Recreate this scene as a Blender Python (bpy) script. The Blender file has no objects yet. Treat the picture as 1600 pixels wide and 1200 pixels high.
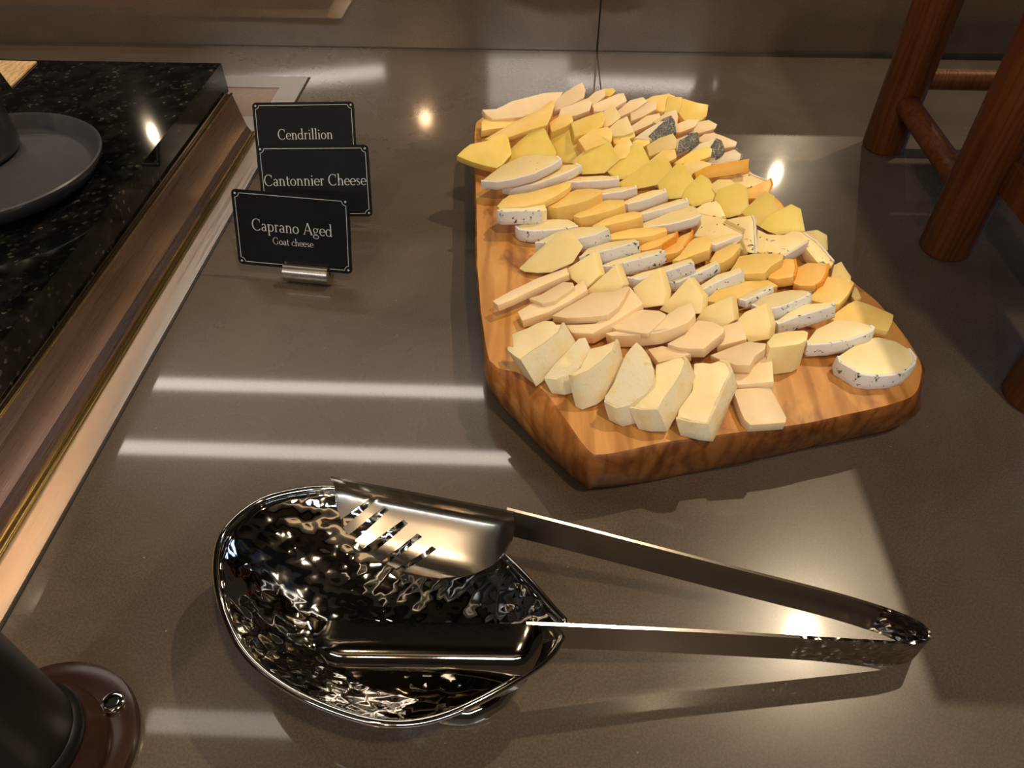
import bpy, bmesh, math, random
from mathutils import Vector, Matrix, noise
R = math.radians
random.seed(7)
scene = bpy.context.scene
C = scene.collection

# ------------------------------------------------------------------ camera, world, lights, exposure
cam_d = bpy.data.cameras.new('camera')
cam = bpy.data.objects.new('camera', cam_d); C.objects.link(cam)
cam.location = (0, 0, 0.33)
cam.rotation_euler = (R(45.0), 0, R(2.3))
cam_d.sensor_width = 36.0
cam_d.lens = 36.0 * 1160.0 / 1600.0
cam_d.clip_start = 0.01
scene.camera = cam

world = bpy.data.worlds.new('room_world'); scene.world = world
world.use_nodes = True
bg = world.node_tree.nodes['Background']
bg.inputs['Color'].default_value = (0.50, 0.40, 0.31, 1)
bg.inputs['Strength'].default_value = 0.05

def spot(name, loc, target, power, color, radius=0.03, size=75, blend=0.5):
    l = bpy.data.lights.new(name, 'SPOT'); l.energy = power; l.color = color
    l.shadow_soft_size = radius; l.spot_size = R(size); l.spot_blend = blend
    o = bpy.data.objects.new(name, l); C.objects.link(o); o.location = loc
    o.rotation_euler = (Vector(target) - Vector(loc)).to_track_quat('-Z', 'Y').to_euler()
    return o
def panel(name, loc, target, sx, sy, power, color):
    l = bpy.data.lights.new(name, 'AREA'); l.shape = 'RECTANGLE'; l.size = sx; l.size_y = sy
    l.energy = power; l.color = color
    o = bpy.data.objects.new(name, l); C.objects.link(o); o.location = loc
    o.rotation_euler = (Vector(target) - Vector(loc)).to_track_quat('-Z', 'Y').to_euler()
    return o
WARM = (1.0, 0.79, 0.53)
spot('ceiling_downlight', (0.42, -0.22, 1.6), (0.05, 0.38, 0), 40, WARM, 0.04)
spot('ceiling_downlight', (0.76, 1.0, 1.6), (0.1, 0.3, 0), 62, WARM, 0.014)
spot('ceiling_downlight', (1.21, 3.5, 1.6), (0.2, 0.5, 0), 16, WARM, 0.018)
spot('ceiling_downlight', (-0.66, -2.32, 1.6), (-0.1, 0.8, 0), 24, WARM, 0.03)
spot('ceiling_downlight', (-2.0, 3.55, 1.6), (-0.3, 0.6, 0), 3, WARM, 0.014)
spot('ceiling_downlight', (-0.55, -0.75, 1.6), (0.0, 0.35, 0), 24, WARM, 0.04)
# linear lamps above the counter (their streaks show on the polished top)
panel('linear_lamp', (-0.54, 1.295, 1.0), (-0.54, 1.295, 0), 1.0, 0.040, 1.9, (1.0, 0.88, 0.76))
panel('linear_lamp', (-0.52, 1.085, 1.0), (-0.52, 1.085, 0), 1.0, 0.040, 1.9, (1.0, 0.88, 0.76))
panel('linear_lamp', (-0.52, 0.475, 1.0), (-0.52, 0.475, 0), 0.27, 0.040, 0.20, (1.0, 0.88, 0.76))
# cool windows and screens of the room
# up-lights added to brighten the ceiling, no such fixture known
panel('added_uplight', (0.0, 3.2, 1.75), (0.0, 3.0, 3.0), 3.0, 0.15, 16, (1.0, 0.78, 0.52))
panel('added_uplight', (-0.6, -1.9, 1.75), (-0.6, -1.5, 3.0), 3.0, 0.15, 20, (1.0, 0.80, 0.56))
panel('room_window', (-0.9, -1.05, 0.85), (-0.4, 0.6, 0), 0.60, 0.045, 2.6, (0.80, 0.90, 1.0))
panel('room_window', (-0.05, -1.05, 0.85), (0, 0.6, 0), 0.3, 0.18, 2.2, (0.80, 0.90, 1.0))
panel('room_window', (0.4, -1.05, 0.85), (0.3, 0.6, 0), 0.60, 0.045, 2.6, (0.80, 0.90, 1.0))
panel('room_window', (2.3, 1.7, 1.4), (0, 0.2, 0), 0.6, 0.45, 6, (0.30, 0.50, 1.0))

vs = scene.view_settings
vs.view_transform = 'Standard'; vs.look = 'None'; vs.gamma = 1.0; vs.use_curve_mapping = False
vs.exposure = 0.0

# ------------------------------------------------------------------ materials
def nt(name):
    m = bpy.data.materials.new(name); m.use_nodes = True
    t = m.node_tree; return m, t, t.nodes['Principled BSDF']
def node(t, typ, **kw):
    n = t.nodes.new(typ)
    for k, v in kw.items():
        if k in n.inputs: n.inputs[k].default_value = v
        else: setattr(n, k, v)
    return n
def ramp(t, src, stops):
    n = t.nodes.new('ShaderNodeValToRGB')
    cr = n.color_ramp
    while len(cr.elements) < len(stops): cr.elements.new(0.5)
    for e, (p, c) in zip(cr.elements, stops):
        e.position = p; e.color = (*c, 1) if len(c) == 3 else c
    t.links.new(src, n.inputs[0]); return n
def objcoord(t, scale=(1, 1, 1), rot=(0, 0, 0)):
    tc = t.nodes.new('ShaderNodeTexCoord'); mp = t.nodes.new('ShaderNodeMapping')
    mp.inputs['Scale'].default_value = scale; mp.inputs['Rotation'].default_value = rot
    t.links.new(tc.outputs['Object'], mp.inputs[0]); return mp.outputs[0]
def noise_tex(t, vec, scale, detail=4, rough=0.55, dist=0.0):
    n = t.nodes.new('ShaderNodeTexNoise')
    n.inputs['Scale'].default_value = scale; n.inputs['Detail'].default_value = detail
    n.inputs['Roughness'].default_value = rough; n.inputs['Distortion'].default_value = dist
    t.links.new(vec, n.inputs['Vector']); return n
def bump(t, b, h, strength, dist):
    n = t.nodes.new('ShaderNodeBump'); n.inputs['Strength'].default_value = strength
    n.inputs['Distance'].default_value = dist
    t.links.new(h, n.inputs['Height']); t.links.new(n.outputs[0], b.inputs['Normal']); return n
def mix(t, fac, a, b, mode='MIX'):
    n = t.nodes.new('ShaderNodeMix'); n.data_type = 'RGBA'; n.blend_type = mode
    for sock, v in ((0, fac), (6, a), (7, b)):
        if isinstance(v, (int, float)): n.inputs[sock].default_value = v
        elif isinstance(v, tuple): n.inputs[sock].default_value = (*v, 1)
        else: t.links.new(v, n.inputs[sock])
    return n.outputs[2]

def plain(name, col, rough=0.5, metal=0.0, spec=0.5):
    m, t, b = nt(name)
    v = objcoord(t); n = noise_tex(t, v, 180, 3)
    c = ramp(t, n.outputs[0], [(0.3, tuple(x * 0.9 for x in col)), (0.7, tuple(min(1, x * 1.08) for x in col))])
    t.links.new(c.outputs[0], b.inputs['Base Color'])
    b.inputs['Roughness'].default_value = rough; b.inputs['Metallic'].default_value = metal
    b.inputs['Specular IOR Level'].default_value = spec
    return m

def stone_mat(name, lo, hi, rough, spec=0.5, metal=0.0, coat=0.0):
    m, t, b = nt(name); v = objcoord(t)
    n1 = noise_tex(t, v, 9, 6, 0.6, 0.6); n2 = noise_tex(t, v, 900, 2, 0.6)
    c1 = ramp(t, n1.outputs[0], [(0.3, lo), (0.7, hi)])
    c2 = ramp(t, n2.outputs[0], [(0.42, (0.72, 0.72, 0.72)), (0.60, (1.15, 1.15, 1.15))])
    col = mix(t, 0.6, c1.outputs[0], c2.outputs[0], 'MULTIPLY')
    # a few pale mineral flecks
    vo = t.nodes.new('ShaderNodeTexVoronoi'); vo.inputs['Scale'].default_value = 55
    t.links.new(v, vo.inputs['Vector'])
    fl = ramp(t, vo.outputs['Distance'], [(0.0, (1, 1, 1)), (0.035, (0, 0, 0))])
    col = mix(t, fl.outputs[0], col, (0.34, 0.31, 0.28))
    t.links.new(col, b.inputs['Base Color'])
    rr = ramp(t, n1.outputs[0], [(0.3, (rough * 0.9,) * 3), (0.7, (rough * 1.15,) * 3)])
    t.links.new(rr.outputs[0], b.inputs['Roughness'])
    b.inputs['Specular IOR Level'].default_value = spec; b.inputs['Metallic'].default_value = metal
    if coat:
        b.inputs['Coat Weight'].default_value = coat; b.inputs['Coat Roughness'].default_value = 0.05
    bump(t, b, n2.outputs[0], 0.012, 0.0003)
    return m
M = {}
M['stone'] = stone_mat('polished_brown_stone', (0.080, 0.060, 0.045), (0.114, 0.087, 0.065), 0.26, 0.35, 0.0, 0.65)
M['riser'] = stone_mat('polished_dark_stone', (0.26, 0.195, 0.15), (0.34, 0.26, 0.20), 0.05, 0.8, 0.7)

def granite():
    m, t, b = nt('black_granite'); v = objcoord(t)
    vo = t.nodes.new('ShaderNodeTexVoronoi'); vo.inputs['Scale'].default_value = 420; t.links.new(v, vo.inputs['Vector'])
    n = noise_tex(t, v, 60, 4)
    g = ramp(t, vo.outputs['Color'], [(0.80, (0.010, 0.009, 0.008)), (0.93, (0.10, 0.082, 0.062))])
    f = ramp(t, n.outputs[0], [(0.45, (0.25, 0.25, 0.25)), (0.62, (1, 1, 1))])
    t.links.new(mix(t, 1.0, g.outputs[0], f.outputs[0], 'MULTIPLY'), b.inputs['Base Color'])
    b.inputs['Roughness'].default_value = 0.06
    return m
M['granite'] = granite()

def brushed(name, col, rough, axis=1):
    m, t, b = nt(name)
    sc = [1400, 1400, 1400]; sc[axis] = 12
    v = objcoord(t, tuple(sc)); n = noise_tex(t, v, 1.0, 3)
    r = ramp(t, n.outputs[0], [(0.3, (rough * 0.8,) * 3), (0.7, (rough * 1.2,) * 3)])
    t.links.new(r.outputs[0], b.inputs['Roughness'])
    b.inputs['Base Color'].default_value = (*col, 1); b.inputs['Metallic'].default_value = 1.0
    bump(t, b, n.outputs[0], 0.05, 0.0002)
    return m
M['steel'] = brushed('brushed_steel', (0.80, 0.74, 0.68), 0.34, 1)
M['steel_x'] = brushed('brushed_steel_crosswise', (0.80, 0.74, 0.68), 0.34, 0)
M['skirt'] = brushed('brown_reflecting_steel', (0.44, 0.30, 0.21), 0.30, 1)  # brown reflection in the steel, put into its base colour
M['gold_reflection'] = plain('gold_reflection_trim', (0.55, 0.40, 0.13), 0.25, 1.0)  # gold reflection on the metal ridges, painted in as their colour
M['sealant'] = plain('dark_sealant', (0.02, 0.017, 0.015), 0.6)
M['glass_top'] = plain('brown_glass_top', (0.20, 0.13, 0.09), 0.2)

def chrome(name, col, rough, dent_scale, dent):
    m, t, b = nt(name); v = objcoord(t)
    vo = t.nodes.new('ShaderNodeTexVoronoi'); vo.feature = 'SMOOTH_F1'
    vo.inputs['Scale'].default_value = dent_scale; vo.inputs['Smoothness'].default_value = 0.5
    t.links.new(v, vo.inputs['Vector'])
    b.inputs['Base Color'].default_value = (*col, 1); b.inputs['Metallic'].default_value = 1.0
    b.inputs['Roughness'].default_value = rough
    if dent: bump(t, b, vo.outputs['Distance'], dent, 0.0024)
    else:
        n = noise_tex(t, v, 300, 2); bump(t, b, n.outputs[0], 0.03, 0.0005)
    return m
M['hammered'] = chrome('hammered_chrome', (0.60, 0.57, 0.52), 0.05, 130, 0.34)
M['chrome'] = chrome('polished_chrome', (0.66, 0.63, 0.58), 0.07, 10, 0)
M['satin'] = chrome('satin_steel', (0.44, 0.38, 0.31), 0.22, 10, 0)
M['spoon_steel'] = chrome('dark_polished_steel', (0.36, 0.32, 0.27), 0.07, 10, 0)
M['tong_steel'] = chrome('dark_tong_steel', (0.36, 0.32, 0.28), 0.20, 10, 0)
M['tong_hammered'] = chrome('hammered_tong_steel', (0.36, 0.32, 0.28), 0.16, 210, 0.55)

def wood(name, lo, mid, hi, scale, rough, stretch=(1, 0.12, 1), rot=(0, 0, 0), dist=3.0, knots=True, front_shade=False, spec=0.4):
    m, t, b = nt(name); v = objcoord(t, stretch, rot)
    n0 = noise_tex(t, v, scale, 5, 0.6, dist)
    w = t.nodes.new('ShaderNodeTexWave'); w.wave_type = 'BANDS'; w.bands_direction = 'X'
    w.inputs['Scale'].default_value = scale * 1.3; w.inputs['Distortion'].default_value = 9
    w.inputs['Detail'].default_value = 4; w.inputs['Detail Scale'].default_value = 1.6
    t.links.new(v, w.inputs['Vector'])
    c = ramp(t, n0.outputs[0], [(0.28, lo), (0.5, mid), (0.72, hi)])
    wr = ramp(t, w.outputs[0], [(0.0, (0.66, 0.57, 0.48)), (0.5, (1, 1, 1))])
    col = mix(t, 0.75, c.outputs[0], wr.outputs[0], 'MULTIPLY')
    if front_shade:                                     # shade of the front wall, painted as darker wood past the flank
        tc = t.nodes.new('ShaderNodeTexCoord'); sx = t.nodes.new('ShaderNodeSeparateXYZ'); t.links.new(tc.outputs['Object'], sx.inputs[0])
        mr = t.nodes.new('ShaderNodeMapRange'); t.links.new(sx.outputs[0], mr.inputs[0])
        mr.inputs['From Min'].default_value = -0.062; mr.inputs['From Max'].default_value = -0.044
        col = mix(t, mr.outputs[0], col, mix(t, 1.0, col, (0.52, 0.46, 0.42), 'MULTIPLY'))
    if knots:
        v2 = objcoord(t, (1, 0.6, 1)); n2 = noise_tex(t, v2, 22, 4, 0.6, 1.2)
        k = ramp(t, n2.outputs[0], [(0.57, (1, 1, 1)), (0.72, (0.42, 0.27, 0.18))])
        col = mix(t, 1.0, col, k.outputs[0], 'MULTIPLY')
    t.links.new(col, b.inputs['Base Color']); b.inputs['Roughness'].default_value = rough; b.inputs['Specular IOR Level'].default_value = spec
    bump(t, b, w.outputs[0], 0.12, 0.0006)
    return m
M['board'] = wood('oiled_olive_wood', (0.40, 0.155, 0.034), (0.57, 0.27, 0.072), (0.70, 0.40, 0.13), 18, 0.40)
M['board_side'] = wood('rough_olive_wood_edge', (0.17, 0.055, 0.014), (0.36, 0.135, 0.032), (0.54, 0.24, 0.065), 26, 0.42, (1, 0.5, 0.6), front_shade=True)
M['stool'] = wood('reddish_stained_wood', (0.085, 0.024, 0.006), (0.125, 0.037, 0.009), (0.165, 0.052, 0.014), 60, 0.45, (1, 1, 0.08), (0, 0, 0), 1.0, False, False, 0.18)
M['paper'] = wood('tan_paper', (0.60, 0.38, 0.19), (0.66, 0.43, 0.22), (0.70, 0.47, 0.26), 40, 0.7, (1, 1, 1), (0, 0, 0), 0.5, False)

def cheese(name, a, b_, rough=0.45, holes=False, veins=False, sss=0.35):
    m, t, b = nt(name); v = objcoord(t)
    oi = t.nodes.new('ShaderNodeObjectInfo')
    n = noise_tex(t, v, 90, 4, 0.55)
    c = ramp(t, n.outputs[0], [(0.3, a), (0.7, b_)])
    col = c.outputs[0]
    hs = t.nodes.new('ShaderNodeHueSaturation')
    mr = t.nodes.new('ShaderNodeMapRange'); t.links.new(oi.outputs['Random'], mr.inputs[0])
    mr.inputs['To Min'].default_value = 0.90; mr.inputs['To Max'].default_value = 1.08
    t.links.new(mr.outputs[0], hs.inputs['Value']); t.links.new(col, hs.inputs['Color']); col = hs.outputs[0]
    if veins:
        n2 = noise_tex(t, v, 150, 3, 0.5, 1.0)
        k = ramp(t, n2.outputs[0], [(0.60, (1, 1, 1)), (0.65, (0.07, 0.08, 0.07))])
        col = mix(t, 1.0, col, k.outputs[0], 'MULTIPLY')
    if holes:
        n2 = noise_tex(t, v, 330, 2, 0.5)
        k = ramp(t, n2.outputs[0], [(0.70, (1, 1, 1)), (0.75, (0.55, 0.42, 0.25))])
        col = mix(t, 1.0, col, k.outputs[0], 'MULTIPLY')
    t.links.new(col, b.inputs['Base Color'])
    b.inputs['Roughness'].default_value = rough
    b.inputs['Subsurface Weight'].default_value = sss
    b.inputs['Subsurface Radius'].default_value = (1.0, 0.62, 0.25)
    b.inputs['Subsurface Scale'].default_value = 0.004
    nb = noise_tex(t, v, 420, 4, 0.6); bump(t, b, nb.outputs[0], 0.10, 0.0008)
    return m
K = {}
K['brie'] = cheese('brie_paste', (0.87, 0.70, 0.38), (0.91, 0.76, 0.46))
K['beige'] = cheese('beige_cheese', (0.86, 0.64, 0.37), (0.90, 0.70, 0.44))
K['ivory'] = cheese('ivory_cheese', (0.84, 0.65, 0.29), (0.89, 0.72, 0.37))
K['specked'] = cheese('specked_rind_paste', (0.87, 0.70, 0.36), (0.91, 0.77, 0.46))
K['golden'] = cheese('golden_cheese', (0.88, 0.58, 0.15), (0.92, 0.66, 0.23))
K['orange_edge'] = cheese('golden_orange_cheese', (0.82, 0.46, 0.10), (0.88, 0.54, 0.16))
K['pale'] = cheese('pale_yellow_cheese', (0.80, 0.58, 0.21), (0.86, 0.66, 0.28))
K['white_rind'] = cheese('white_rind_paste', (0.87, 0.66, 0.29), (0.90, 0.72, 0.37), holes=True)
K['blue_vein'] = cheese('blue_veined_paste', (0.84, 0.63, 0.28), (0.88, 0.70, 0.36), veins=True)
K['yellow'] = cheese('yellow_cheese', (0.86, 0.59, 0.11), (0.91, 0.67, 0.18))
K['ash'] = cheese('ash_coated_paste', (0.80, 0.66, 0.44), (0.86, 0.73, 0.52))
K['mustard'] = cheese('mustard_orange_cheese', (0.80, 0.38, 0.02), (0.86, 0.45, 0.04))
def rind_mat(name, base, speck, lo, hi, scale, cream=None):
    m, t, b = nt(name); v = objcoord(t)
    n = noise_tex(t, v, scale, 3, 0.6, 0.4)
    c = ramp(t, n.outputs[0], [(lo, base), (hi, speck)])
    col = c.outputs[0]
    if cream:
        n2 = noise_tex(t, v, 70, 3); f = ramp(t, n2.outputs[0], [(0.45, (0, 0, 0)), (0.62, (1, 1, 1))])
        col = mix(t, f.outputs[0], col, cream)
    t.links.new(col, b.inputs['Base Color']); b.inputs['Roughness'].default_value = 0.75
    b.inputs['Subsurface Weight'].default_value = 0.15; b.inputs['Subsurface Scale'].default_value = 0.002
    nb = noise_tex(t, v, 500, 5, 0.65); bump(t, b, nb.outputs[0], 0.45, 0.0010)
    return m
RM = {'brie': rind_mat('cream_white_rind', (0.80, 0.69, 0.47), (0.74, 0.56, 0.27), 0.62, 0.75, 260, (0.80, 0.62, 0.32)),
      'specked': rind_mat('specked_white_rind', (0.82, 0.80, 0.75), (0.07, 0.065, 0.05), 0.60, 0.665, 300),
      'white_rind': rind_mat('clean_white_rind', (0.83, 0.78, 0.71), (0.58, 0.47, 0.35), 0.68, 0.78, 300),
      'blue_vein': rind_mat('pale_grey_rind', (0.72, 0.66, 0.56), (0.30, 0.28, 0.22), 0.68, 0.75, 400),
      'ash': rind_mat('ash_grey_rind', (0.10, 0.095, 0.085), (0.34, 0.32, 0.28), 0.48, 0.60, 700),
      'orange_edge': rind_mat('orange_rind', (0.80, 0.32, 0.03), (0.66, 0.22, 0.02), 0.55, 0.75, 200)}

# ------------------------------------------------------------------ mesh helpers
def link(name, me, mat, parent=None, loc=(0, 0, 0), smooth=False):
    if smooth:
        for p in me.polygons: p.use_smooth = True
    o = bpy.data.objects.new(name, me); C.objects.link(o); o.location = loc
    if mat: me.materials.append(mat)
    if parent: o.parent = parent
    return o
def bm_obj(name, bm, mat, parent=None, loc=(0, 0, 0), smooth=False, sharp=None):
    bmesh.ops.recalc_face_normals(bm, faces=bm.faces)
    if loc != (0, 0, 0): bmesh.ops.translate(bm, verts=bm.verts, vec=-Vector(loc))
    me = bpy.data.meshes.new(name); bm.to_mesh(me); bm.free()
    o = link(name, me, mat, parent, loc, smooth)
    if sharp is not None and smooth: me.set_sharp_from_angle(angle=R(sharp))
    return o
def empty(name, loc=(0, 0, 0), rz=0):
    o = bpy.data.objects.new(name, None); C.objects.link(o); o.location = loc; o.rotation_euler = (0, 0, rz)
    o.empty_display_size = 0.02
    return o
def tag(o, label, cat, group=None):
    o['label'] = label; o['category'] = cat
    if group: o['group'] = group
    return o
def box(bm, x0, x1, y0, y1, z0, z1):
    v = [bm.verts.new(p) for p in ((x0, y0, z0), (x1, y0, z0), (x1, y1, z0), (x0, y1, z0),
                                   (x0, y0, z1), (x1, y0, z1), (x1, y1, z1), (x0, y1, z1))]
    for f in ((0, 3, 2, 1), (4, 5, 6, 7), (0, 1, 5, 4), (1, 2, 6, 5), (2, 3, 7, 6), (3, 0, 4, 7)):
        bm.faces.new([v[i] for i in f])
def bevel(bm, w, seg=2, ang=20):
    es = [e for e in bm.edges if len(e.link_faces) == 2 and e.calc_face_angle(0) > R(ang)]
    if es: bmesh.ops.bevel(bm, geom=es, offset=w, segments=seg, affect='EDGES', profile=0.5, clamp_overlap=True)
def boxobj(name, dims, mat, parent=None, bev=0.0, loc=(0, 0, 0)):
    bm = bmesh.new(); box(bm, *dims)
    if bev: bevel(bm, bev)
    return bm_obj(name, bm, mat, parent, loc)
def lathe(bm, prof, n=64, cx=0, cy=0):
    rings = []
    for r, z in prof:
        if r < 1e-6: rings.append([bm.verts.new((cx, cy, z))])
        else: rings.append([bm.verts.new((cx + r * math.cos(2 * math.pi * i / n), cy + r * math.sin(2 * math.pi * i / n), z)) for i in range(n)])
    for a, b in zip(rings, rings[1:]):
        for i in range(n):
            j = (i + 1) % n
            if len(a) == 1 and len(b) == 1: continue
            if len(a) == 1: bm.faces.new((a[0], b[i], b[j]))
            elif len(b) == 1: bm.faces.new((a[i], a[j], b[0]))
            else: bm.faces.new((a[i], a[j], b[j], b[i]))
def tube(bm, pts, rad, n=12, closed=False, caps=True):
    pts = [Vector(p) for p in pts]; m = len(pts); rings = []
    up = Vector((0, 0, 1))
    for i, p in enumerate(pts):
        a = pts[(i - 1) % m] if (closed or i > 0) else p
        b = pts[(i + 1) % m] if (closed or i < m - 1) else p
        d = (b - a).normalized()
        ref = up if abs(d.z) < 0.95 else Vector((1, 0, 0))
        s = d.cross(ref).normalized(); u = s.cross(d).normalized()
        r = rad[i] if isinstance(rad, (list, tuple)) else rad
        rings.append([bm.verts.new(p + s * (r * math.cos(2 * math.pi * k / n)) + u * (r * math.sin(2 * math.pi * k / n))) for k in range(n)])
    rng = range(m) if closed else range(m - 1)
    for i in rng:
        a, b = rings[i], rings[(i + 1) % m]
        for k in range(n): bm.faces.new((a[k], a[(k + 1) % n], b[(k + 1) % n], b[k]))
    if not closed and caps:
        bm.faces.new(rings[0]); bm.faces.new(rings[-1][::-1])
def catmull(pts, per=8, closed=True):
    pts = [Vector(p) for p in pts]; n = len(pts); out = []
    rng = range(n) if closed else range(n - 1)
    for i in rng:
        p0, p1, p2, p3 = ((pts[(i + k) % n] if closed else pts[min(max(i + k, 0), n - 1)]) for k in (-1, 0, 1, 2))
        for j in range(per):
            t = j / per
            out.append(0.5 * ((2 * p1) + (p2 - p0) * t + (2 * p0 - 5 * p1 + 4 * p2 - p3) * t * t + (3 * p1 - p0 - 3 * p2 + p3) * t ** 3))
    if not closed: out.append(pts[-1])
    return out

# ------------------------------------------------------------------ the setting: counter, riser
SEAM = 0.062
ct = boxobj('countertop', (-1.4, 1.5, -0.6, 0.8685, -0.03, 0), M['stone'], bev=0.0006)
tag(ct, 'brown-grey polished stone countertop carrying the whole buffet', 'countertop')
boxobj('joint', (SEAM - 0.0006, SEAM + 0.0006, 0.45, 0.8683, -0.0004, 0.00012), M['sealant'], ct)
wb = empty('wall_back', (0, 0.87, 0)); wb['kind'] = 'structure'
boxobj('panel', (-1.4, SEAM - 0.001, 0.0, 0.02, -0.03, 0.112), M['riser'], wb, 0.0006)
boxobj('panel', (SEAM + 0.001, 1.5, 0.0, 0.02, -0.03, 0.112), M['riser'], wb, 0.0006)
boxobj('ledge', (-1.4, 1.5, 0.0205, 0.55, 0.085, 0.112), M['riser'], wb, 0.0006)
boxobj('joint', (-1.4, 1.5, 0.003, 0.006, -0.02, 0.110), M['sealant'], wb)

M['ceiling'] = plain('warm_plaster', (0.42, 0.35, 0.28), 0.9)
M['added_dark'] = plain('added_dark_brown', (0.035, 0.025, 0.018), 0.6)  # dark surface of the added beams and shelf
cg = boxobj('ceiling', (-4, 4, -4, 5, 2.2, 2.25), M['ceiling']); cg['kind'] = 'structure'
for k in range(8):  # dark beams added and spaced so the chrome and spoon reflect them
    yb = -2.55 + 0.9 * k
    boxobj('added_ceiling_beam', (-4, 4, yb, yb + 0.45, 2.02, 2.2), M['added_dark'], cg)
sh = boxobj('added_shelf', (-1.12, 0.02, 0.40, 1.40, 1.004, 1.02), M['added_dark'], loc=(-0.55, 0.9, 1.004))  # unseen board, added as a dark area for the bowl to reflect
tag(sh, 'unseen dark shelf added above the linear lamps for reflections', 'shelf')

# ------------------------------------------------------------------ steel frame of the cooking well, heated unit on it
fr = empty('well_frame', (-0.3, 0.5, 0))
tag(fr, 'flush brushed-steel frame let into the stone counter beside the black granite unit', 'steel frame')
def fpart(name, dims, mat, bev=0.0004):
    x0, x1, y0, y1, z0, z1 = dims
    return boxobj(name, (x0 + 0.3, x1 + 0.3, y0 - 0.5, y1 - 0.5, z0, z1), mat, fr, bev)
fpart('side_strip', (-0.2725, -0.2488, -0.5, 0.783, 0.0002, 0.0016), M['steel'])
fpart('back_strip', (-0.9, -0.2725, 0.7545, 0.783, 0.0002, 0.0016), M['steel_x'])
fpart('cross_strip', (-0.9, -0.2725, 0.655, 0.688, 0.0002, 0.0014), M['steel_x'])
fpart('glass_panel', (-0.9, -0.2725, 0.688, 0.7545, 0.0001, 0.0008), M['glass_top'], 0.0002)
fpart('sealant_line', (-0.2488, -0.2474, -0.5, 0.7845, 0.0001, 0.0006), M['sealant'], 0)
BEADS = []
for xx, zz, rr in ((-0.2728, 0.0032, 0.0012), (-0.2695, 0.0029, 0.0009)):
    BEADS.append((xx, zz, rr))

un = empty('heated_unit', (-0.45, 0.4, 0.0018))
tag(un, 'steel housing coloured with a brown reflection and topped with a speckled black granite slab', 'serving unit')
for xx, zz, rr in BEADS:
    bm = bmesh.new(); tube(bm, [(xx + 0.45, -0.9, zz - 0.0018), (xx + 0.45 + 0.003, 0.252, zz - 0.0018)], rr, 10)
    bm_obj('gold_reflection_bead', bm, M['gold_reflection'], un, smooth=True)  # ridge whose gold is a reflection put into the colour
bm = bmesh.new()
def hv(x, y, z): return bm.verts.new((x + 0.45, y - 0.4, z - 0.0018))
base = [hv(-0.9, -0.5, 0.0024), hv(-0.2750, -0.5, 0.0024), hv(-0.2700, 0.6515, 0.0024), hv(-0.9, 0.6515, 0.0024)]
mid = [hv(-0.9, -0.5, 0.010), hv(-0.2795, -0.5, 0.010), hv(-0.2745, 0.6515, 0.010), hv(-0.9, 0.6515, 0.010)]
top = [hv(-0.9, -0.5, 0.040), hv(-0.2835, -0.5, 0.040), hv(-0.2805, 0.6515, 0.040), hv(-0.9, 0.6515, 0.040)]
for a, b in ((base, mid), (mid, top)):
    for i in range(4): bm.faces.new((a[i], a[(i + 1) % 4], b[(i + 1) % 4], b[i]))
bm.faces.new(top); bm.faces.new(base[::-1])
bm_obj('housing', bm, M['skirt'], un)
boxobj('granite_slab', (-0.9 + 0.45, -0.2845 + 0.45, -0.9, 0.656 - 0.4, 0.0405 - 0.0018, 0.0655 - 0.0018), M['granite'], un, 0.0012)
bm = bmesh.new(); tube(bm, [(-0.2833 + 0.45, -0.9, 0.0385), (-0.2805 + 0.45, 0.251, 0.0385)], 0.0011, 8)
bm_obj('gold_reflection_edge', bm, M['gold_reflection'], un, smooth=True)  # upper edge with the same painted gold reflection

# black plate, dark bowl, tan paper on the granite
ZS = 0.0657
M['plate'] = plain('matt_black_ceramic', (0.060, 0.057, 0.062), 0.30)
M['plate_rim'] = plain('worn_black_glaze', (0.022, 0.021, 0.020), 0.28)
pl = empty('dinner_plate', (-0.373, 0.443, ZS)); tag(pl, 'matt black ceramic plate with an upright rim on the granite slab', 'plate')
bm = bmesh.new(); lathe(bm, [(0, 0.0), (0.056, 0.0), (0.058, 0.002), (0.066, 0.005), (0.0735, 0.0145), (0.0742, 0.0172), (0.0732, 0.0180), (0.0716, 0.0172), (0.0690, 0.0090), (0.0660, 0.0062), (0.0630, 0.0054), (0, 0.0050)], 96)
bm_obj('dish', bm, M['plate'], pl, smooth=True, sharp=50)
bw = empty('bowl', (-0.409, 0.471, ZS + 0.0058)); tag(bw, 'tall dark bowl standing on the black plate', 'bowl')
bm = bmesh.new(); lathe(bm, [(0, 0.0), (0.034, 0.0), (0.037, 0.002), (0.0385, 0.005), (0.0385, 0.010), (0.0385, 0.026), (0.0425, 0.046), (0.0425, 0.054), (0.039, 0.062), (0.037, 0.062), (0.039, 0.050), (0.035, 0.014), (0.030, 0.008), (0, 0.006)], 64)
bm_obj('vessel', bm, M['plate_rim'], bw, smooth=True, sharp=60)
bm = bmesh.new()
pp = [(-0.4483, 0.6506), (-0.4441, 0.5986), (-0.480, 0.640), (-0.520, 0.651)]
lo = [bm.verts.new((x, y, ZS)) for x, y in pp]; hi = [bm.verts.new((x, y, ZS + 0.0012)) for x, y in pp]
bm.faces.new(lo[::-1]); bm.faces.new(hi)
for i in range(4): bm.faces.new((lo[i], lo[(i + 1) % 4], hi[(i + 1) % 4], hi[i]))
tag(bm_obj('paper_napkin', bm, M['paper'], loc=(-0.46, 0.63, ZS)), 'tan paper corner lying at the far edge of the granite slab', 'paper')

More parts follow.
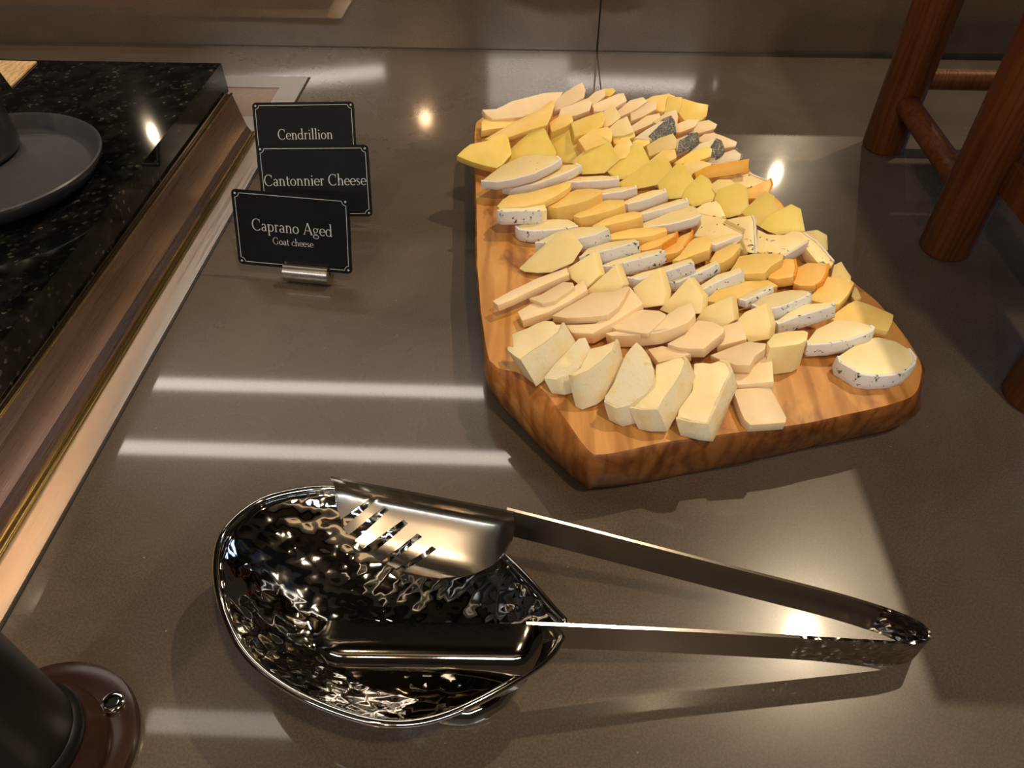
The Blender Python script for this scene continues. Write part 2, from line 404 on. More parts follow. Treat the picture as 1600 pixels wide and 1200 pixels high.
# ------------------------------------------------------------------ wooden serving board
top_r = [(-0.0249, 0.3078), (-0.012, 0.2960), (0.0098, 0.2685), (0.0265, 0.2462), (0.036, 0.2442), (0.0494, 0.2478), (0.0766, 0.2558), (0.1073, 0.2615), (0.1425, 0.2696),
         (0.1793, 0.2804), (0.1985, 0.2869), (0.2122, 0.2947), (0.2207, 0.3092), (0.2248, 0.3254), (0.2209, 0.3568), (0.2159, 0.3784), (0.2065, 0.3994), (0.194, 0.436), (0.178, 0.497),
         (0.162, 0.560), (0.146, 0.610), (0.118, 0.634), (0.06, 0.640), (0.0, 0.640), (-0.036, 0.636), (-0.053, 0.622), (-0.0565, 0.600), (-0.0505, 0.523), (-0.0444, 0.4548), (-0.0396, 0.3964), (-0.0331, 0.3466)]
bot_o = {0: (-0.004, 0.022), 1: (-0.004, 0.010), 2: (0.001, 0.003), 3: (0.0035, 0.0045), 4: (0.0, 0.0055), 5: (0.0, 0.004), 6: (0.0, 0.003), 7: (0, 0.006), 8: (0, 0.009),
         9: (0, 0.009), 10: (0.003, 0.009), 11: (0.005, 0.008), 12: (0.006, 0.006)}
n_b = len(top_r)
topc = catmull([(x, y, 0.0352) for x, y in top_r], 6)
cen = Vector((0.085, 0.44, 0))
botc = []
for i, (x, y) in enumerate(top_r):
    if i in bot_o: dx, dy = bot_o[i]; botc.append((x + dx, y + dy, 0.0006))
    else:
        d = (Vector((x, y, 0)) - cen).normalized(); botc.append((x - d.x * 0.010, y - d.y * 0.010, 0.0006))
botc = catmull(botc, 6)
bd = empty('serving_board', (0.085, 0.44, 0)); tag(bd, 'thick live-edge olive-wood board heaped with cut cheese', 'serving board')
bm = bmesh.new(); rings = []
L = len(topc)
chm = []
for i in range(L):                                   # front-left flank falls away as a broad natural slope
    k = i / 6.0
    chm.append(max(0.0, 1 - abs(k - 1.6) / 2.0))
for j, f in enumerate((0.0, 0.06, 0.25, 0.5, 0.75, 0.93, 1.0)):
    ring = []
    for i in range(L):
        t_, b_ = topc[i], botc[i]
        p = t_.lerp(b_, f)
        out = (p - Vector((cen.x, cen.y, p.z))).normalized()
        bul = math.sin(math.pi * f) * 0.0035
        w = noise.noise(Vector((p.x * 45, p.y * 45, p.z * 60))) * 0.0016 * (1 if 0 < f < 1 else 0.3)
        p = p + out * (bul + w)
        if f == 0.0:
            p = p - out * 0.0012
            p.z += 0.0006 * noise.noise(Vector((p.x * 30, p.y * 30, 3)))
            p = p - out * 0.010 * chm[i]
        if f == 0.06: p.z += 0.0012; p = p - out * 0.007 * chm[i]
        ring.append(bm.verts.new(p - Vector((0.085, 0.44, 0))))
    rings.append(ring)
top_ring = rings[0]
for a, b in zip(rings, rings[1:]):
    for i in range(L): bm.faces.new((a[i], a[(i + 1) % L], b[(i + 1) % L], b[i]))
bm.faces.new(rings[-1])
side = bm_obj('bark_edge', bm, M['board_side'], bd, smooth=True)
bm = bmesh.new()
tv = [Vector(v.co) for v in side.data.vertices[:L]]
hi = [bm.verts.new(p + Vector((0, 0, 0.0))) for p in tv]
cs = [bm.verts.new((p.x * 0.93, p.y * 0.95, 0.0352)) for p in tv]
cl = [bm.verts.new((p.x * 0.93, p.y * 0.95, 0.0300)) for p in tv]
for a, b in ((hi, cs),):
    for i in range(L): bm.faces.new((a[i], a[(i + 1) % L], b[(i + 1) % L], b[i]))
bm.faces.new(cs)
bm.verts.ensure_lookup_table()
for v in cl: bm.verts.remove(v)
bm_obj('top_face', bm, M['board'], bd, smooth=True)

# ------------------------------------------------------------------ cheese
# each entry: row, kind, cutting vector (mm), rind edges, outline of the cut face (mm)
CHEESE = [
    ('A','brie',(9.0,-6.0,-14.0),[(5, 9)],
     [(-13.2,319.4,51.1),(-4.9,321.1,53.7),(5.2,324.8,57.1),(10.2,322.9,58.4),(11.7,320.0,58.6),(15.9,319.3,59.8),(13.4,312.6,58.4),(5.4,306.2,55.3),(-1.5,302.3,52.9),(-7.4,297.7,50.7),(-11.1,301.9,50.0),(-15.6,307.8,49.2),(-15.0,310.6,49.7),(-12.1,309.3,50.4)]),
    ('A','brie',(5.0,-4.0,-8.0),['face', (3, 7)],
     [(18.4,305.2,50.0),(24.7,312.4,53.8),(28.6,312.5,54.8),(30.6,305.8,53.2),(27.8,297.3,50.0),(21.5,291.8,46.8),(12.9,290.5,44.2),(6.6,292.3,43.2),(12.1,299.1,46.6)]),
    ('A','brie',(5.0,-8.0,-17.0),[(3, 8)],
     [(24.5,290.2,54.1),(30.2,301.6,57.0),(36.7,302.7,59.0),(44.9,304.3,61.7),(42.5,297.0,60.2),(36.3,290.9,57.7),(29.5,285.9,55.2),(22.1,284.1,52.8),(19.4,286.1,52.2)]),
    ('A','brie',(4.0,-2.0,-12.0),['face', (6, 9)],
     [(54.7,298.2,65.2),(57.7,295.2,63.9),(61.3,290.3,61.5),(63.5,284.0,58.3),(62.7,277.9,54.8),(58.3,272.9,51.6),(51.0,268.6,48.6),(44.4,267.3,47.2),(38.2,270.3,48.2),(38.8,273.3,49.9),(42.8,278.7,53.3),(46.2,286.3,57.8),(48.9,292.4,61.5)]),
    ('A','brie',(6.0,-4.0,-12.0),[(2, 9)],
     [(65.6,293.4,54.1),(74.4,295.7,57.0),(80.2,295.6,58.7),(81.6,292.5,58.8),(78.1,283.6,56.9),(73.2,276.1,54.7),(67.5,269.0,52.2),(64.5,263.4,50.8),(56.7,265.1,48.6),(51.1,267.6,47.2),(56.2,271.5,49.1),(60.4,276.1,50.8),(64.1,282.6,52.6)]),
    ('A','brie',(4.0,-3.0,-10.0),[(2, 9)],
     [(87.4,298.7,51.4),(96.2,298.7,52.7),(101.3,299.1,53.5),(105.0,296.9,53.8),(106.2,291.0,53.2),(101.8,282.7,51.6),(96.0,270.6,49.3),(89.7,258.2,46.8),(83.5,259.6,46.1),(74.8,263.1,45.2),(76.3,268.3,46.0),(84.1,280.2,48.6),(86.0,288.6,49.9)]),
    ('B','beige',(0.6,-0.0,-5.0),None,
     [(-26.4,356.0,45.2),(-14.7,365.4,46.6),(0.9,375.9,48.4),(19.3,384.4,50.7),(20.4,377.6,50.8),(1.1,366.1,48.5),(-14.3,355.9,46.6),(-22.6,351.2,45.6)]),
    ('B','beige',(0.9,-0.1,-3.9),None,
     [(-4.2,359.4,45.1),(3.2,361.5,46.7),(11.3,367.3,48.4),(16.8,371.2,49.5),(22.7,369.1,50.8),(23.4,364.3,51.1),(18.7,359.6,50.1),(11.3,353.1,48.7),(4.4,352.2,47.2)]),
    ('B','beige',(1.3,-0.1,-5.9),None,
     [(-11.0,351.2,41.1),(-2.6,357.4,42.8),(13.0,357.5,46.2),(29.6,374.3,49.5),(31.6,363.2,50.2),(20.6,354.4,48.0),(7.2,346.3,45.2),(-7.6,341.7,42.0)]),
    ('B','beige',(1.1,-0.1,-4.9),None,
     [(9.9,343.5,45.1),(18.7,349.5,46.9),(30.3,357.4,49.3),(34.2,360.3,50.1),(47.4,358.3,53.0),(53.2,361.3,54.3),(56.6,361.1,55.0),(52.5,350.7,54.3),(48.3,342.5,53.5),(42.5,336.6,52.4),(33.4,336.9,50.4),(18.6,339.1,47.1)]),
    ('B','beige',(1.7,-0.2,-7.8),None,
     [(18.4,338.0,43.0),(35.5,335.4,46.8),(50.1,347.1,49.8),(57.4,366.3,51.0),(63.8,347.6,52.8),(46.4,334.7,49.2),(33.3,326.5,46.5),(21.6,329.6,43.9)]),
    ('B','beige',(0.9,-0.1,-3.9),None,
     [(44.8,333.7,46.1),(56.4,343.1,48.5),(63.3,345.7,49.9),(72.8,342.3,52.1),(76.4,338.4,53.0),(75.7,335.6,52.9),(67.6,325.8,51.3),(64.6,323.0,50.7),(60.4,324.5,49.7),(47.2,330.8,46.7)]),
    ('B','beige',(1.9,-0.2,-8.8),None,
     [(41.1,330.3,44.0),(47.3,330.7,45.4),(64.9,325.1,49.3),(77.5,339.9,51.8),(84.1,344.4,53.2),(91.7,346.8,54.8),(92.8,336.3,55.2),(87.6,329.3,54.3),(78.4,325.6,52.3),(71.2,323.8,50.7),(55.3,324.9,47.2),(44.5,326.7,44.8)]),
    ('B','beige',(1.5,-0.1,-6.8),None,
     [(75.8,319.9,46.0),(86.4,326.1,48.2),(94.9,337.0,49.9),(103.3,333.4,51.8),(108.6,327.0,53.1),(106.9,322.8,52.8),(99.0,316.1,51.2),(94.9,311.5,50.4),(88.2,312.9,48.9),(81.6,315.3,47.4)]),
    ('B','beige',(1.3,-0.1,-5.9),None,
     [(65.6,320.6,41.1),(73.9,321.7,42.9),(88.6,312.0,46.3),(81.3,309.1,44.7),(70.1,308.1,42.3)]),
    ('B','beige',(1.1,-0.1,-4.9),None,
     [(106.6,336.8,43.1),(112.4,339.7,44.3),(118.8,341.2,45.7),(121.8,342.3,46.4),(122.1,331.6,46.6),(122.0,325.3,46.7),(115.9,323.8,45.4),(105.1,322.1,43.1)]),
    ('B','beige',(1.3,-0.1,-5.9),None,
     [(98.9,310.0,47.1),(108.0,313.6,49.0),(119.9,317.7,51.5),(125.3,315.4,52.8),(129.1,314.1,53.6),(127.5,309.5,53.4),(121.7,304.9,52.2),(117.7,297.8,51.4),(110.8,299.7,49.9),(103.3,305.4,48.1)]),
    ('B','beige',(1.3,-0.1,-5.9),None,
     [(110.3,301.7,42.1),(121.8,311.1,44.4),(131.1,315.8,46.4),(134.0,314.6,47.0),(130.2,290.7,46.7),(109.3,291.6,42.1)]),
    ('B','beige',(-0.0,0.2,-6.0),None,
     [(108.4,288.4,42.2),(129.3,291.1,42.3),(133.7,269.4,41.4),(132.7,265.8,41.3),(113.7,263.4,41.2),(111.3,267.2,41.3)]),
    ('C','ivory',(-4.0,5.0,-1.0),None,
     [(-7.9,395.5,38.2),(2.7,403.2,45.7),(16.9,412.3,54.8),(23.1,413.5,57.1),(30.2,404.3,53.2),(23.4,395.6,46.1),(10.0,392.2,40.6),(0.9,393.3,39.0)]),
    ('C','ivory',(4.5,3.5,-2.0),None,
     [(19.7,391.4,45.0),(36.2,398.1,53.2),(39.9,384.1,45.5),(31.2,377.4,39.2),(22.7,384.7,41.6)]),
    ('C','ivory',(4.5,3.5,-2.0),None,
     [(31.8,374.0,40.9),(49.8,386.0,52.8),(54.5,373.7,46.3),(50.6,367.8,41.7),(34.2,370.4,39.2)]),
    ('C','ivory',(4.5,3.5,-2.0),None,
     [(60.0,371.9,45.4),(75.9,380.8,54.9),(79.9,367.0,47.3),(78.3,359.5,42.2),(65.7,359.6,39.2)]),
    ('C','ivory',(4.5,3.5,-2.0),None,
     [(76.1,358.1,39.8),(93.7,373.4,53.6),(101.6,361.2,48.1),(100.6,352.3,42.3),(83.6,354.1,39.2)]),
    ('C','ivory',(4.5,3.5,-2.0),None,
     [(96.7,348.6,40.2),(103.1,354.9,45.7),(117.4,358.2,51.4),(118.8,345.3,43.7),(113.2,342.1,40.3),(101.0,345.2,39.2)]),
    ('C','ivory',(4.5,3.5,-2.0),None,
     [(119.8,343.3,45.9),(123.9,346.4,48.9),(135.4,349.4,53.6),(138.0,337.6,47.0),(136.6,330.5,42.2),(125.7,330.1,39.2)]),
    ('C','ivory',(0.0,-3.0,-19.0),None,
     [(129.4,314.5,54.2),(134.9,321.2,54.7),(142.2,322.8,55.5),(151.2,322.7,56.4),(153.2,320.9,56.6),(151.0,314.6,56.4),(146.6,311.7,55.9),(137.8,310.2,55.0),(130.1,309.7,54.3)]),
    ('D','specked',(0.3,-0.2,-10.0),[(4, 7)],
     [(-27.9,443.9,54.2),(-22.7,454.1,54.2),(4.0,453.0,55.0),(6.3,443.6,55.3),(2.4,442.0,55.2),(-11.2,442.1,54.8),(-25.2,441.4,54.4)]),
    ('D','specked',(0.9,-0.0,-9.0),[(5, 10)],
     [(-15.0,439.5,44.2),(-4.5,445.5,45.2),(13.2,445.8,47.0),(21.1,444.1,47.8),(25.0,440.4,48.2),(27.5,435.4,48.4),(19.6,433.2,47.6),(8.8,432.1,46.5),(-4.3,432.7,45.2),(-12.2,435.2,44.4)]),
    ('D','specked',(2.3,-0.4,-8.7),[(4, 8)],
     [(-1.0,421.1,43.9),(13.1,429.6,47.3),(28.0,429.4,51.3),(44.5,424.4,56.0),(46.7,419.4,56.8),(38.0,415.6,54.7),(25.6,414.9,51.4),(11.0,415.7,47.4)]),
    ('D','specked',(2.6,-0.5,-9.6),[(4, 7)],
     [(27.7,402.6,45.8),(33.3,411.4,46.9),(46.7,414.2,50.4),(63.5,411.6,55.1),(65.6,406.9,55.8),(52.2,405.0,52.3),(38.0,403.4,48.6)]),
    ('D','specked',(2.3,-0.4,-8.7),[(5, 9)],
     [(40.5,395.9,43.9),(50.4,399.9,46.4),(64.7,402.3,50.1),(72.7,403.1,52.2),(79.4,402.9,54.0),(81.4,399.1,54.7),(74.0,395.8,52.9),(62.1,394.9,49.7),(50.0,392.6,46.6)]),
    ('D','specked',(2.1,-0.4,-7.7),[(5, 9)],
     [(58.1,385.6,42.9),(68.2,388.7,45.5),(82.1,390.4,49.2),(94.2,394.1,52.2),(98.0,393.5,53.3),(98.9,388.7,53.8),(89.3,386.3,51.3),(77.4,383.3,48.3),(65.6,380.9,45.2)]),
    ('D','specked',(1.8,-0.3,-6.8),[(4, 8)],
     [(83.6,383.2,42.0),(94.7,388.1,44.7),(105.0,393.2,47.2),(114.7,397.9,49.6),(115.8,393.0,50.2),(106.3,388.4,47.8),(98.2,385.4,45.8),(89.9,381.1,43.8)]),
    ('D','specked',(2.3,-0.4,-8.7),[(4, 8)],
     [(101.4,376.8,43.9),(114.2,385.9,46.9),(122.0,387.5,48.9),(128.1,389.7,50.5),(129.4,384.2,51.1),(120.9,380.7,49.0),(110.9,377.1,46.4),(103.4,372.0,44.7)]),
    ('D','specked',(1.3,-0.2,-4.8),[(4, 7)],
     [(124.8,364.1,45.0),(129.2,368.1,46.0),(137.2,371.6,48.0),(144.2,373.4,49.8),(144.9,369.7,50.2),(138.0,365.9,48.5),(127.9,361.1,46.0)]),
    ('D','specked',(2.6,-0.5,-9.6),[(5, 10)],
     [(131.2,357.7,45.8),(137.9,364.2,47.3),(145.5,365.8,49.3),(154.4,365.5,51.7),(161.1,363.3,53.6),(164.0,360.4,54.6),(162.1,357.1,54.2),(153.5,353.3,52.1),(144.1,350.5,49.7),(137.0,350.7,47.8)]),
    ('D','specked',(2.3,-0.4,-8.7),[(4, 9)],
     [(142.7,343.7,44.9),(152.4,350.9,47.1),(160.5,355.5,49.1),(169.0,354.1,51.4),(176.5,352.4,53.6),(175.3,348.9,53.4),(163.6,346.2,50.4),(152.6,343.9,47.5),(143.9,340.9,45.3)]),
    ('D','specked',(1.2,0.4,-8.9),[(5, 12)],
     [(156.8,325.5,46.3),(163.2,333.8,47.7),(171.3,338.3,49.0),(175.3,340.5,49.7),(186.9,337.5,51.2),(192.3,334.2,51.8),(194.1,331.8,51.9),(192.4,329.4,51.5),(187.6,326.8,50.7),(178.1,323.2,49.2),(167.4,321.8,47.6),(156.4,321.9,46.1)]),
    ('D','specked',(0.0,0.0,-10.0),[(5, 14)],
     [(171.4,313.9,45.2),(183.1,323.5,45.2),(190.9,329.3,45.2),(199.0,331.9,45.2),(208.1,328.3,45.2),(213.2,322.0,45.2),(214.5,315.1,45.2),(212.0,309.7,45.2),(205.3,303.3,45.2),(197.2,299.9,45.2),(186.4,298.5,45.2),(179.8,299.7,45.2),(174.5,305.6,45.2),(171.2,309.1,45.2)]),
    ('E','golden',(0.5,-0.0,-5.0),None,
     [(-28.7,448.9,54.2),(-25.1,456.8,54.5),(-20.8,462.2,55.0),(-5.2,464.4,56.5),(12.8,472.5,58.3),(20.9,476.7,59.1),(23.1,473.7,59.4),(21.7,467.8,59.2),(12.7,457.9,58.3),(3.9,450.6,57.4),(-9.1,446.5,56.1),(-26.7,446.2,54.4)]),
    ('E','golden',(2.7,-0.3,-13.7),None,
     [(4.1,455.5,50.9),(17.5,463.7,53.4),(22.0,469.4,54.2),(26.5,471.6,55.1),(35.4,470.6,56.9),(44.1,466.1,58.7),(43.8,460.9,58.8),(34.9,454.9,57.1),(26.1,452.4,55.4),(12.9,450.4,52.8)]),
    ('E','golden',(2.2,-0.2,-10.8),None,
     [(24.3,448.7,48.0),(33.2,456.3,49.6),(40.0,461.2,50.9),(48.9,462.9,52.6),(59.7,459.7,54.9),(60.1,452.7,55.1),(52.5,449.0,53.6),(41.6,446.3,51.5),(28.5,445.0,48.9)]),
    ('E','golden',(2.0,-0.2,-9.8),None,
     [(37.2,438.0,47.0),(46.2,444.5,48.7),(55.0,447.8,50.4),(65.8,448.9,52.5),(69.9,446.8,53.4),(71.1,440.7,53.7),(60.8,437.9,51.7),(52.2,437.1,50.0),(39.2,434.2,47.5)]),
    ('E','golden',(1.6,-0.2,-7.8),None,
     [(45.8,429.6,45.0),(54.4,432.1,46.7),(63.0,433.7,48.4),(73.5,433.2,50.5),(85.6,429.1,53.0),(86.0,425.0,53.2),(76.6,421.4,51.4),(64.2,421.6,48.9),(49.7,423.9,45.9)]),
    ('E','orange_edge',(1.6,-0.2,-7.8),[(4, 6)],
     [(63.9,412.4,45.0),(68.4,417.3,45.8),(75.1,422.4,47.1),(83.7,425.6,48.7),(93.5,427.7,50.6),(91.6,421.9,50.4),(82.6,415.1,48.7),(72.8,410.9,46.9)]),
    ('E','orange_edge',(1.4,-0.1,-6.9),[(4, 6)],
     [(80.7,410.1,44.1),(87.9,420.3,45.3),(92.5,424.5,46.1),(97.2,428.8,47.0),(104.8,433.0,48.4),(103.0,425.6,48.2),(97.6,415.5,47.3),(92.1,410.2,46.3),(84.7,409.1,44.9)]),
    ('E','golden',(1.6,-0.2,-7.8),None,
     [(88.1,402.6,45.0),(93.5,407.8,46.0),(100.3,419.6,47.1),(105.0,424.6,48.0),(114.5,425.1,49.9),(115.0,417.3,50.1),(112.2,409.0,49.7),(102.5,405.6,47.9),(92.8,401.4,46.0)]),
    ('E','golden',(1.8,-0.2,-8.8),None,
     [(111.8,401.4,46.0),(117.2,411.1,46.9),(126.9,416.9,48.7),(133.0,416.8,50.0),(133.1,413.0,50.1),(126.7,403.5,49.0),(119.9,398.0,47.7),(115.2,397.7,46.8)]),
    ('E','golden',(1.4,-0.1,-6.9),None,
     [(123.2,390.8,46.1),(131.6,405.9,47.4),(141.5,406.3,49.4),(152.7,403.5,51.7),(158.1,401.4,52.8),(155.8,396.2,52.5),(148.3,391.0,51.1),(143.1,384.0,50.2),(130.1,386.3,47.5)]),
    ('E','orange_edge',(1.4,-0.1,-6.9),[(3, 5)],
     [(147.3,387.7,44.1),(155.8,401.1,45.5),(161.9,406.1,46.6),(167.2,403.4,47.7),(166.0,394.4,47.7),(162.5,385.5,47.1),(152.5,385.1,45.2)]),
    ('E','orange_edge',(1.4,-0.1,-6.9),[(3, 6)],
     [(162.3,382.9,44.1),(168.0,398.3,44.9),(175.1,402.3,46.2),(186.8,398.0,48.7),(183.9,389.6,48.3),(178.7,380.5,47.4),(174.3,377.5,46.6),(165.4,379.5,44.7)]),
    ('E','golden',(0.6,-0.0,-6.0),None,
     [(104.4,366.2,41.2),(116.0,379.4,42.3),(126.6,383.7,43.4),(146.2,383.9,45.4),(151.1,377.5,45.8),(136.3,372.4,44.4),(127.8,368.0,43.5),(114.6,362.8,42.2)]),
    ('E','golden',(0.7,-0.0,-7.0),None,
     [(168.0,368.8,43.2),(179.8,381.3,44.3),(184.9,389.5,44.9),(198.1,384.9,46.2),(199.1,381.5,46.3),(192.3,370.5,45.6),(185.1,361.7,44.9),(180.6,361.5,44.4),(172.1,365.3,43.6)]),
    ('E','golden',(0.1,0.3,-6.0),None,
     [(177.2,352.4,41.3),(184.7,359.4,41.8),(191.9,365.3,42.2),(198.1,369.5,42.5),(206.9,363.8,42.4),(214.9,358.1,42.3),(216.8,355.9,42.2),(213.7,349.0,41.8),(209.3,341.8,41.4),(204.8,342.8,41.3),(194.7,347.1,41.3),(182.1,349.1,41.2)]),
    ('E','pale',(1.4,-0.1,-6.9),None,
     [(189.3,394.9,44.5),(192.2,402.0,44.9),(197.6,405.0,45.9),(198.0,396.3,46.2),(198.8,387.8,46.5),(197.1,382.7,46.3),(186.4,386.6,44.1)]),
    ('E','pale',(1.0,-0.1,-4.9),None,
     [(197.7,376.4,40.1),(202.0,385.5,40.8),(203.2,383.2,41.1),(202.9,374.0,41.2),(198.4,371.0,40.4)]),
    ('F','white_rind',(0.7,0.2,-6.0),[(5, 11)],
     [(-42.2,489.0,50.2),(-36.5,496.9,51.1),(-27.6,508.8,52.5),(-13.6,519.4,54.5),(-1.5,520.0,56.0),(12.9,514.7,57.5),(15.7,509.6,57.7),(8.2,501.8,56.6),(-3.4,493.1,54.9),(-19.6,487.1,52.8),(-31.2,485.5,51.4)]),
    ('F','white_rind',(0.8,0.0,-5.9),[(4, 10)],
     [(-26.9,492.8,44.1),(-10.5,499.6,46.4),(8.5,506.9,49.1),(18.0,514.5,50.4),(27.6,514.3,51.8),(30.9,510.7,52.2),(22.7,503.9,51.1),(8.5,495.7,49.1),(-5.5,490.3,47.1),(-19.6,488.6,45.2)]),
    ('F','white_rind',(0.7,-0.0,-7.0),[(3, 7)],
     [(20.6,501.1,44.2),(30.3,507.3,45.1),(46.9,506.9,46.8),(58.6,504.3,48.0),(58.8,499.6,48.0),(48.9,499.1,47.0),(27.7,499.2,44.9)]),
    ('F','white_rind',(0.8,-0.0,-7.0),[(3, 7)],
     [(36.8,483.6,44.2),(43.9,488.7,45.0),(55.6,490.3,46.4),(70.4,490.6,48.2),(71.0,486.9,48.3),(59.8,483.4,46.9),(41.3,481.1,44.7)]),
    ('F','white_rind',(1.6,-0.2,-7.8),[(3, 7)],
     [(60.2,472.5,45.0),(73.4,480.4,47.4),(82.6,483.1,49.2),(90.6,482.4,50.8),(91.0,477.6,51.0),(79.4,472.1,48.9),(64.4,468.5,46.0)]),
    ('F','white_rind',(1.4,-0.2,-6.9),[(3, 7)],
     [(68.2,457.6,45.1),(85.5,464.8,48.3),(99.1,468.7,50.9),(104.2,468.0,52.0),(104.5,463.4,52.1),(91.5,459.4,49.7),(71.5,454.9,45.8)]),
    ('F','white_rind',(1.0,-0.0,-6.9),[(5, 9)],
     [(68.9,446.0,43.1),(89.5,456.6,46.2),(97.8,460.8,47.5),(107.0,464.7,48.8),(110.9,460.6,49.4),(113.0,450.3,49.7),(105.7,446.9,48.6),(90.2,442.7,46.3),(72.9,442.1,43.7)]),
    ('F','white_rind',(1.0,-0.1,-4.9),[(4, 7)],
     [(114.2,424.7,44.1),(118.1,428.4,44.8),(125.5,431.1,46.2),(133.9,432.1,47.8),(137.4,428.7,48.6),(132.2,426.9,47.6),(119.0,421.0,45.2)]),
    ('G','blue_vein',(-2.0,3.0,-7.0),None,
     [(110.9,464.8,44.8),(117.9,469.5,47.2),(126.0,471.2,49.0),(129.1,466.8,48.1),(132.2,454.6,44.9),(125.4,456.1,44.3),(115.0,460.9,44.2)]),
    ('G','blue_vein',(-2.0,3.0,-7.0),None,
     [(111.9,452.1,49.6),(129.2,445.4,50.2),(141.8,434.1,48.7),(144.8,424.2,46.2),(141.4,415.9,43.2),(133.1,422.1,43.8),(117.8,427.6,43.2),(107.1,434.3,43.6),(112.4,443.2,47.1)]),
    ('G','blue_vein',(-2.0,3.0,-7.0),[(2, 5)],
     [(127.8,441.8,52.0),(136.7,442.8,53.6),(145.1,443.2,55.0),(146.2,438.3,53.7),(144.6,417.6,47.2),(143.9,412.1,45.5),(138.9,413.7,45.2),(136.7,423.7,47.9),(139.7,432.2,50.9)]),
    ('G','blue_vein',(0.0,0.0,-8.0),[(6, 8)],
     [(145.0,415.2,45.3),(148.3,435.0,49.3),(154.5,429.5,49.1),(164.5,427.8,50.0),(171.3,431.2,51.4),(175.6,427.7,51.3),(178.3,420.4,50.3),(170.5,414.8,48.3),(161.4,408.9,46.2),(149.7,411.2,45.2)]),
    ('G','blue_vein',(0.0,0.0,-8.0),[(1, 4)],
     [(173.4,434.4,49.3),(178.6,432.2,48.9),(185.7,424.9,47.4),(190.2,415.9,45.6),(193.6,407.6,44.0),(192.0,403.7,43.2),(183.9,404.5,43.4),(178.6,416.1,45.7),(176.4,427.5,48.0)]),
    ('I','yellow',(-1.0,3.0,-6.0),None,
     [(-63.9,529.2,48.7),(-58.9,535.9,51.2),(-54.2,540.0,53.0),(-41.7,542.1,54.8),(-34.5,546.6,56.9),(-27.1,549.2,58.4),(-24.3,542.3,56.6),(-21.2,527.1,52.4),(-28.0,516.3,48.5),(-32.3,513.5,47.2),(-42.8,517.6,47.4),(-53.0,522.4,47.8),(-59.7,526.2,48.3)]),
    ('I','yellow',(-6.0,5.0,1.0),None,
     [(-29.3,538.5,35.2),(3.9,558.7,57.6),(13.4,541.3,46.7),(12.6,537.2,43.4),(-24.1,537.7,35.7)]),
    ('I','yellow',(-6.0,5.0,1.0),None,
     [(10.1,557.4,41.5),(27.1,567.8,53.1),(38.1,549.5,41.8),(35.3,542.2,35.7),(18.0,546.6,35.2)]),
    ('I','yellow',(-6.0,5.0,1.0),None,
     [(31.1,531.1,41.6),(54.2,544.0,56.3),(61.7,529.8,47.4),(50.7,522.7,39.6),(33.7,524.5,37.2)]),
    ('I','yellow',(-6.0,5.0,1.0),None,
     [(56.6,522.2,39.5),(79.4,537.0,55.7),(85.7,524.8,47.9),(77.2,517.0,40.2),(61.0,517.8,37.2)]),
    ('I','yellow',(-6.0,5.0,1.0),None,
     [(64.6,504.7,37.2),(97.2,518.1,54.4),(102.3,508.4,48.3),(97.2,503.5,43.5),(73.0,503.0,37.8)]),
    ('I','yellow',(-6.0,5.0,1.0),None,
     [(94.4,498.0,42.3),(109.5,509.4,54.2),(116.3,497.6,46.8),(109.0,489.9,39.5),(96.7,490.5,37.2)]),
    ('I','yellow',(-6.0,5.0,1.0),None,
     [(111.1,483.3,38.7),(113.9,489.2,43.7),(124.7,496.7,51.7),(132.2,485.4,44.8),(126.3,481.5,40.7),(113.8,480.6,37.2)]),
    ('I','yellow',(-6.0,5.0,1.0),None,
     [(132.4,474.1,41.7),(135.5,481.4,47.8),(150.0,483.9,52.9),(151.5,468.3,41.5),(136.2,467.0,37.2)]),
    ('I','yellow',(-6.0,5.0,1.0),None,
     [(150.7,463.1,40.5),(167.2,474.1,52.4),(173.2,456.2,40.3),(156.2,457.0,37.2)]),
    ('I','yellow',(-6.0,5.0,1.0),None,
     [(161.2,449.4,38.1),(167.6,454.8,43.6),(183.2,459.7,50.7),(185.7,446.0,41.0),(167.4,446.3,37.2)]),
    ('I','pale',(-6.0,5.0,1.0),None,
     [(184.9,433.1,37.7),(188.3,438.1,42.2),(197.6,437.9,44.1),(197.7,428.8,37.3),(192.1,430.3,37.2)]),
    ('J','golden',(-1.0,2.0,-6.0),None,
     [(-44.3,556.3,49.2),(-22.8,568.5,57.2),(-0.1,578.4,64.7),(8.5,586.1,68.7),(11.6,582.6,68.3),(8.7,569.3,63.7),(5.3,559.9,60.2),(-7.2,558.0,57.1),(-24.8,553.9,52.4),(-32.3,550.9,50.0)]),
    ('J','golden',(-1.0,2.0,-7.0),None,
     [(-49.8,596.1,44.5),(-45.8,601.8,45.3),(-16.1,602.1,46.8),(-19.5,592.6,45.7),(-28.9,586.3,44.6),(-48.9,582.6,43.2)]),
    ('J','beige',(-1.0,2.0,-6.0),None,
     [(-49.7,604.8,51.1),(-37.7,604.1,52.2),(-24.5,609.4,56.7),(-8.4,612.2,60.1),(2.2,613.8,62.3),(18.2,613.2,63.9),(13.1,604.4,58.5),(-2.7,598.4,53.2),(-15.9,594.8,49.7),(-40.0,595.6,47.2),(-45.6,599.4,48.6)]),
    ('J','beige',(-1.0,2.0,-6.0),None,
     [(10.8,596.4,62.0),(18.0,601.4,67.4),(25.6,604.6,71.5),(33.3,606.9,74.9),(36.1,601.3,71.0),(35.2,596.3,66.8),(26.0,593.4,62.6),(18.2,591.9,59.9),(11.0,590.4,57.2)]),
    ('J','golden',(-1.0,2.0,-8.0),None,
     [(6.9,570.8,56.6),(15.5,576.3,60.6),(24.7,576.4,62.3),(26.2,569.2,59.3),(20.7,565.5,56.7),(9.1,562.4,53.2)]),
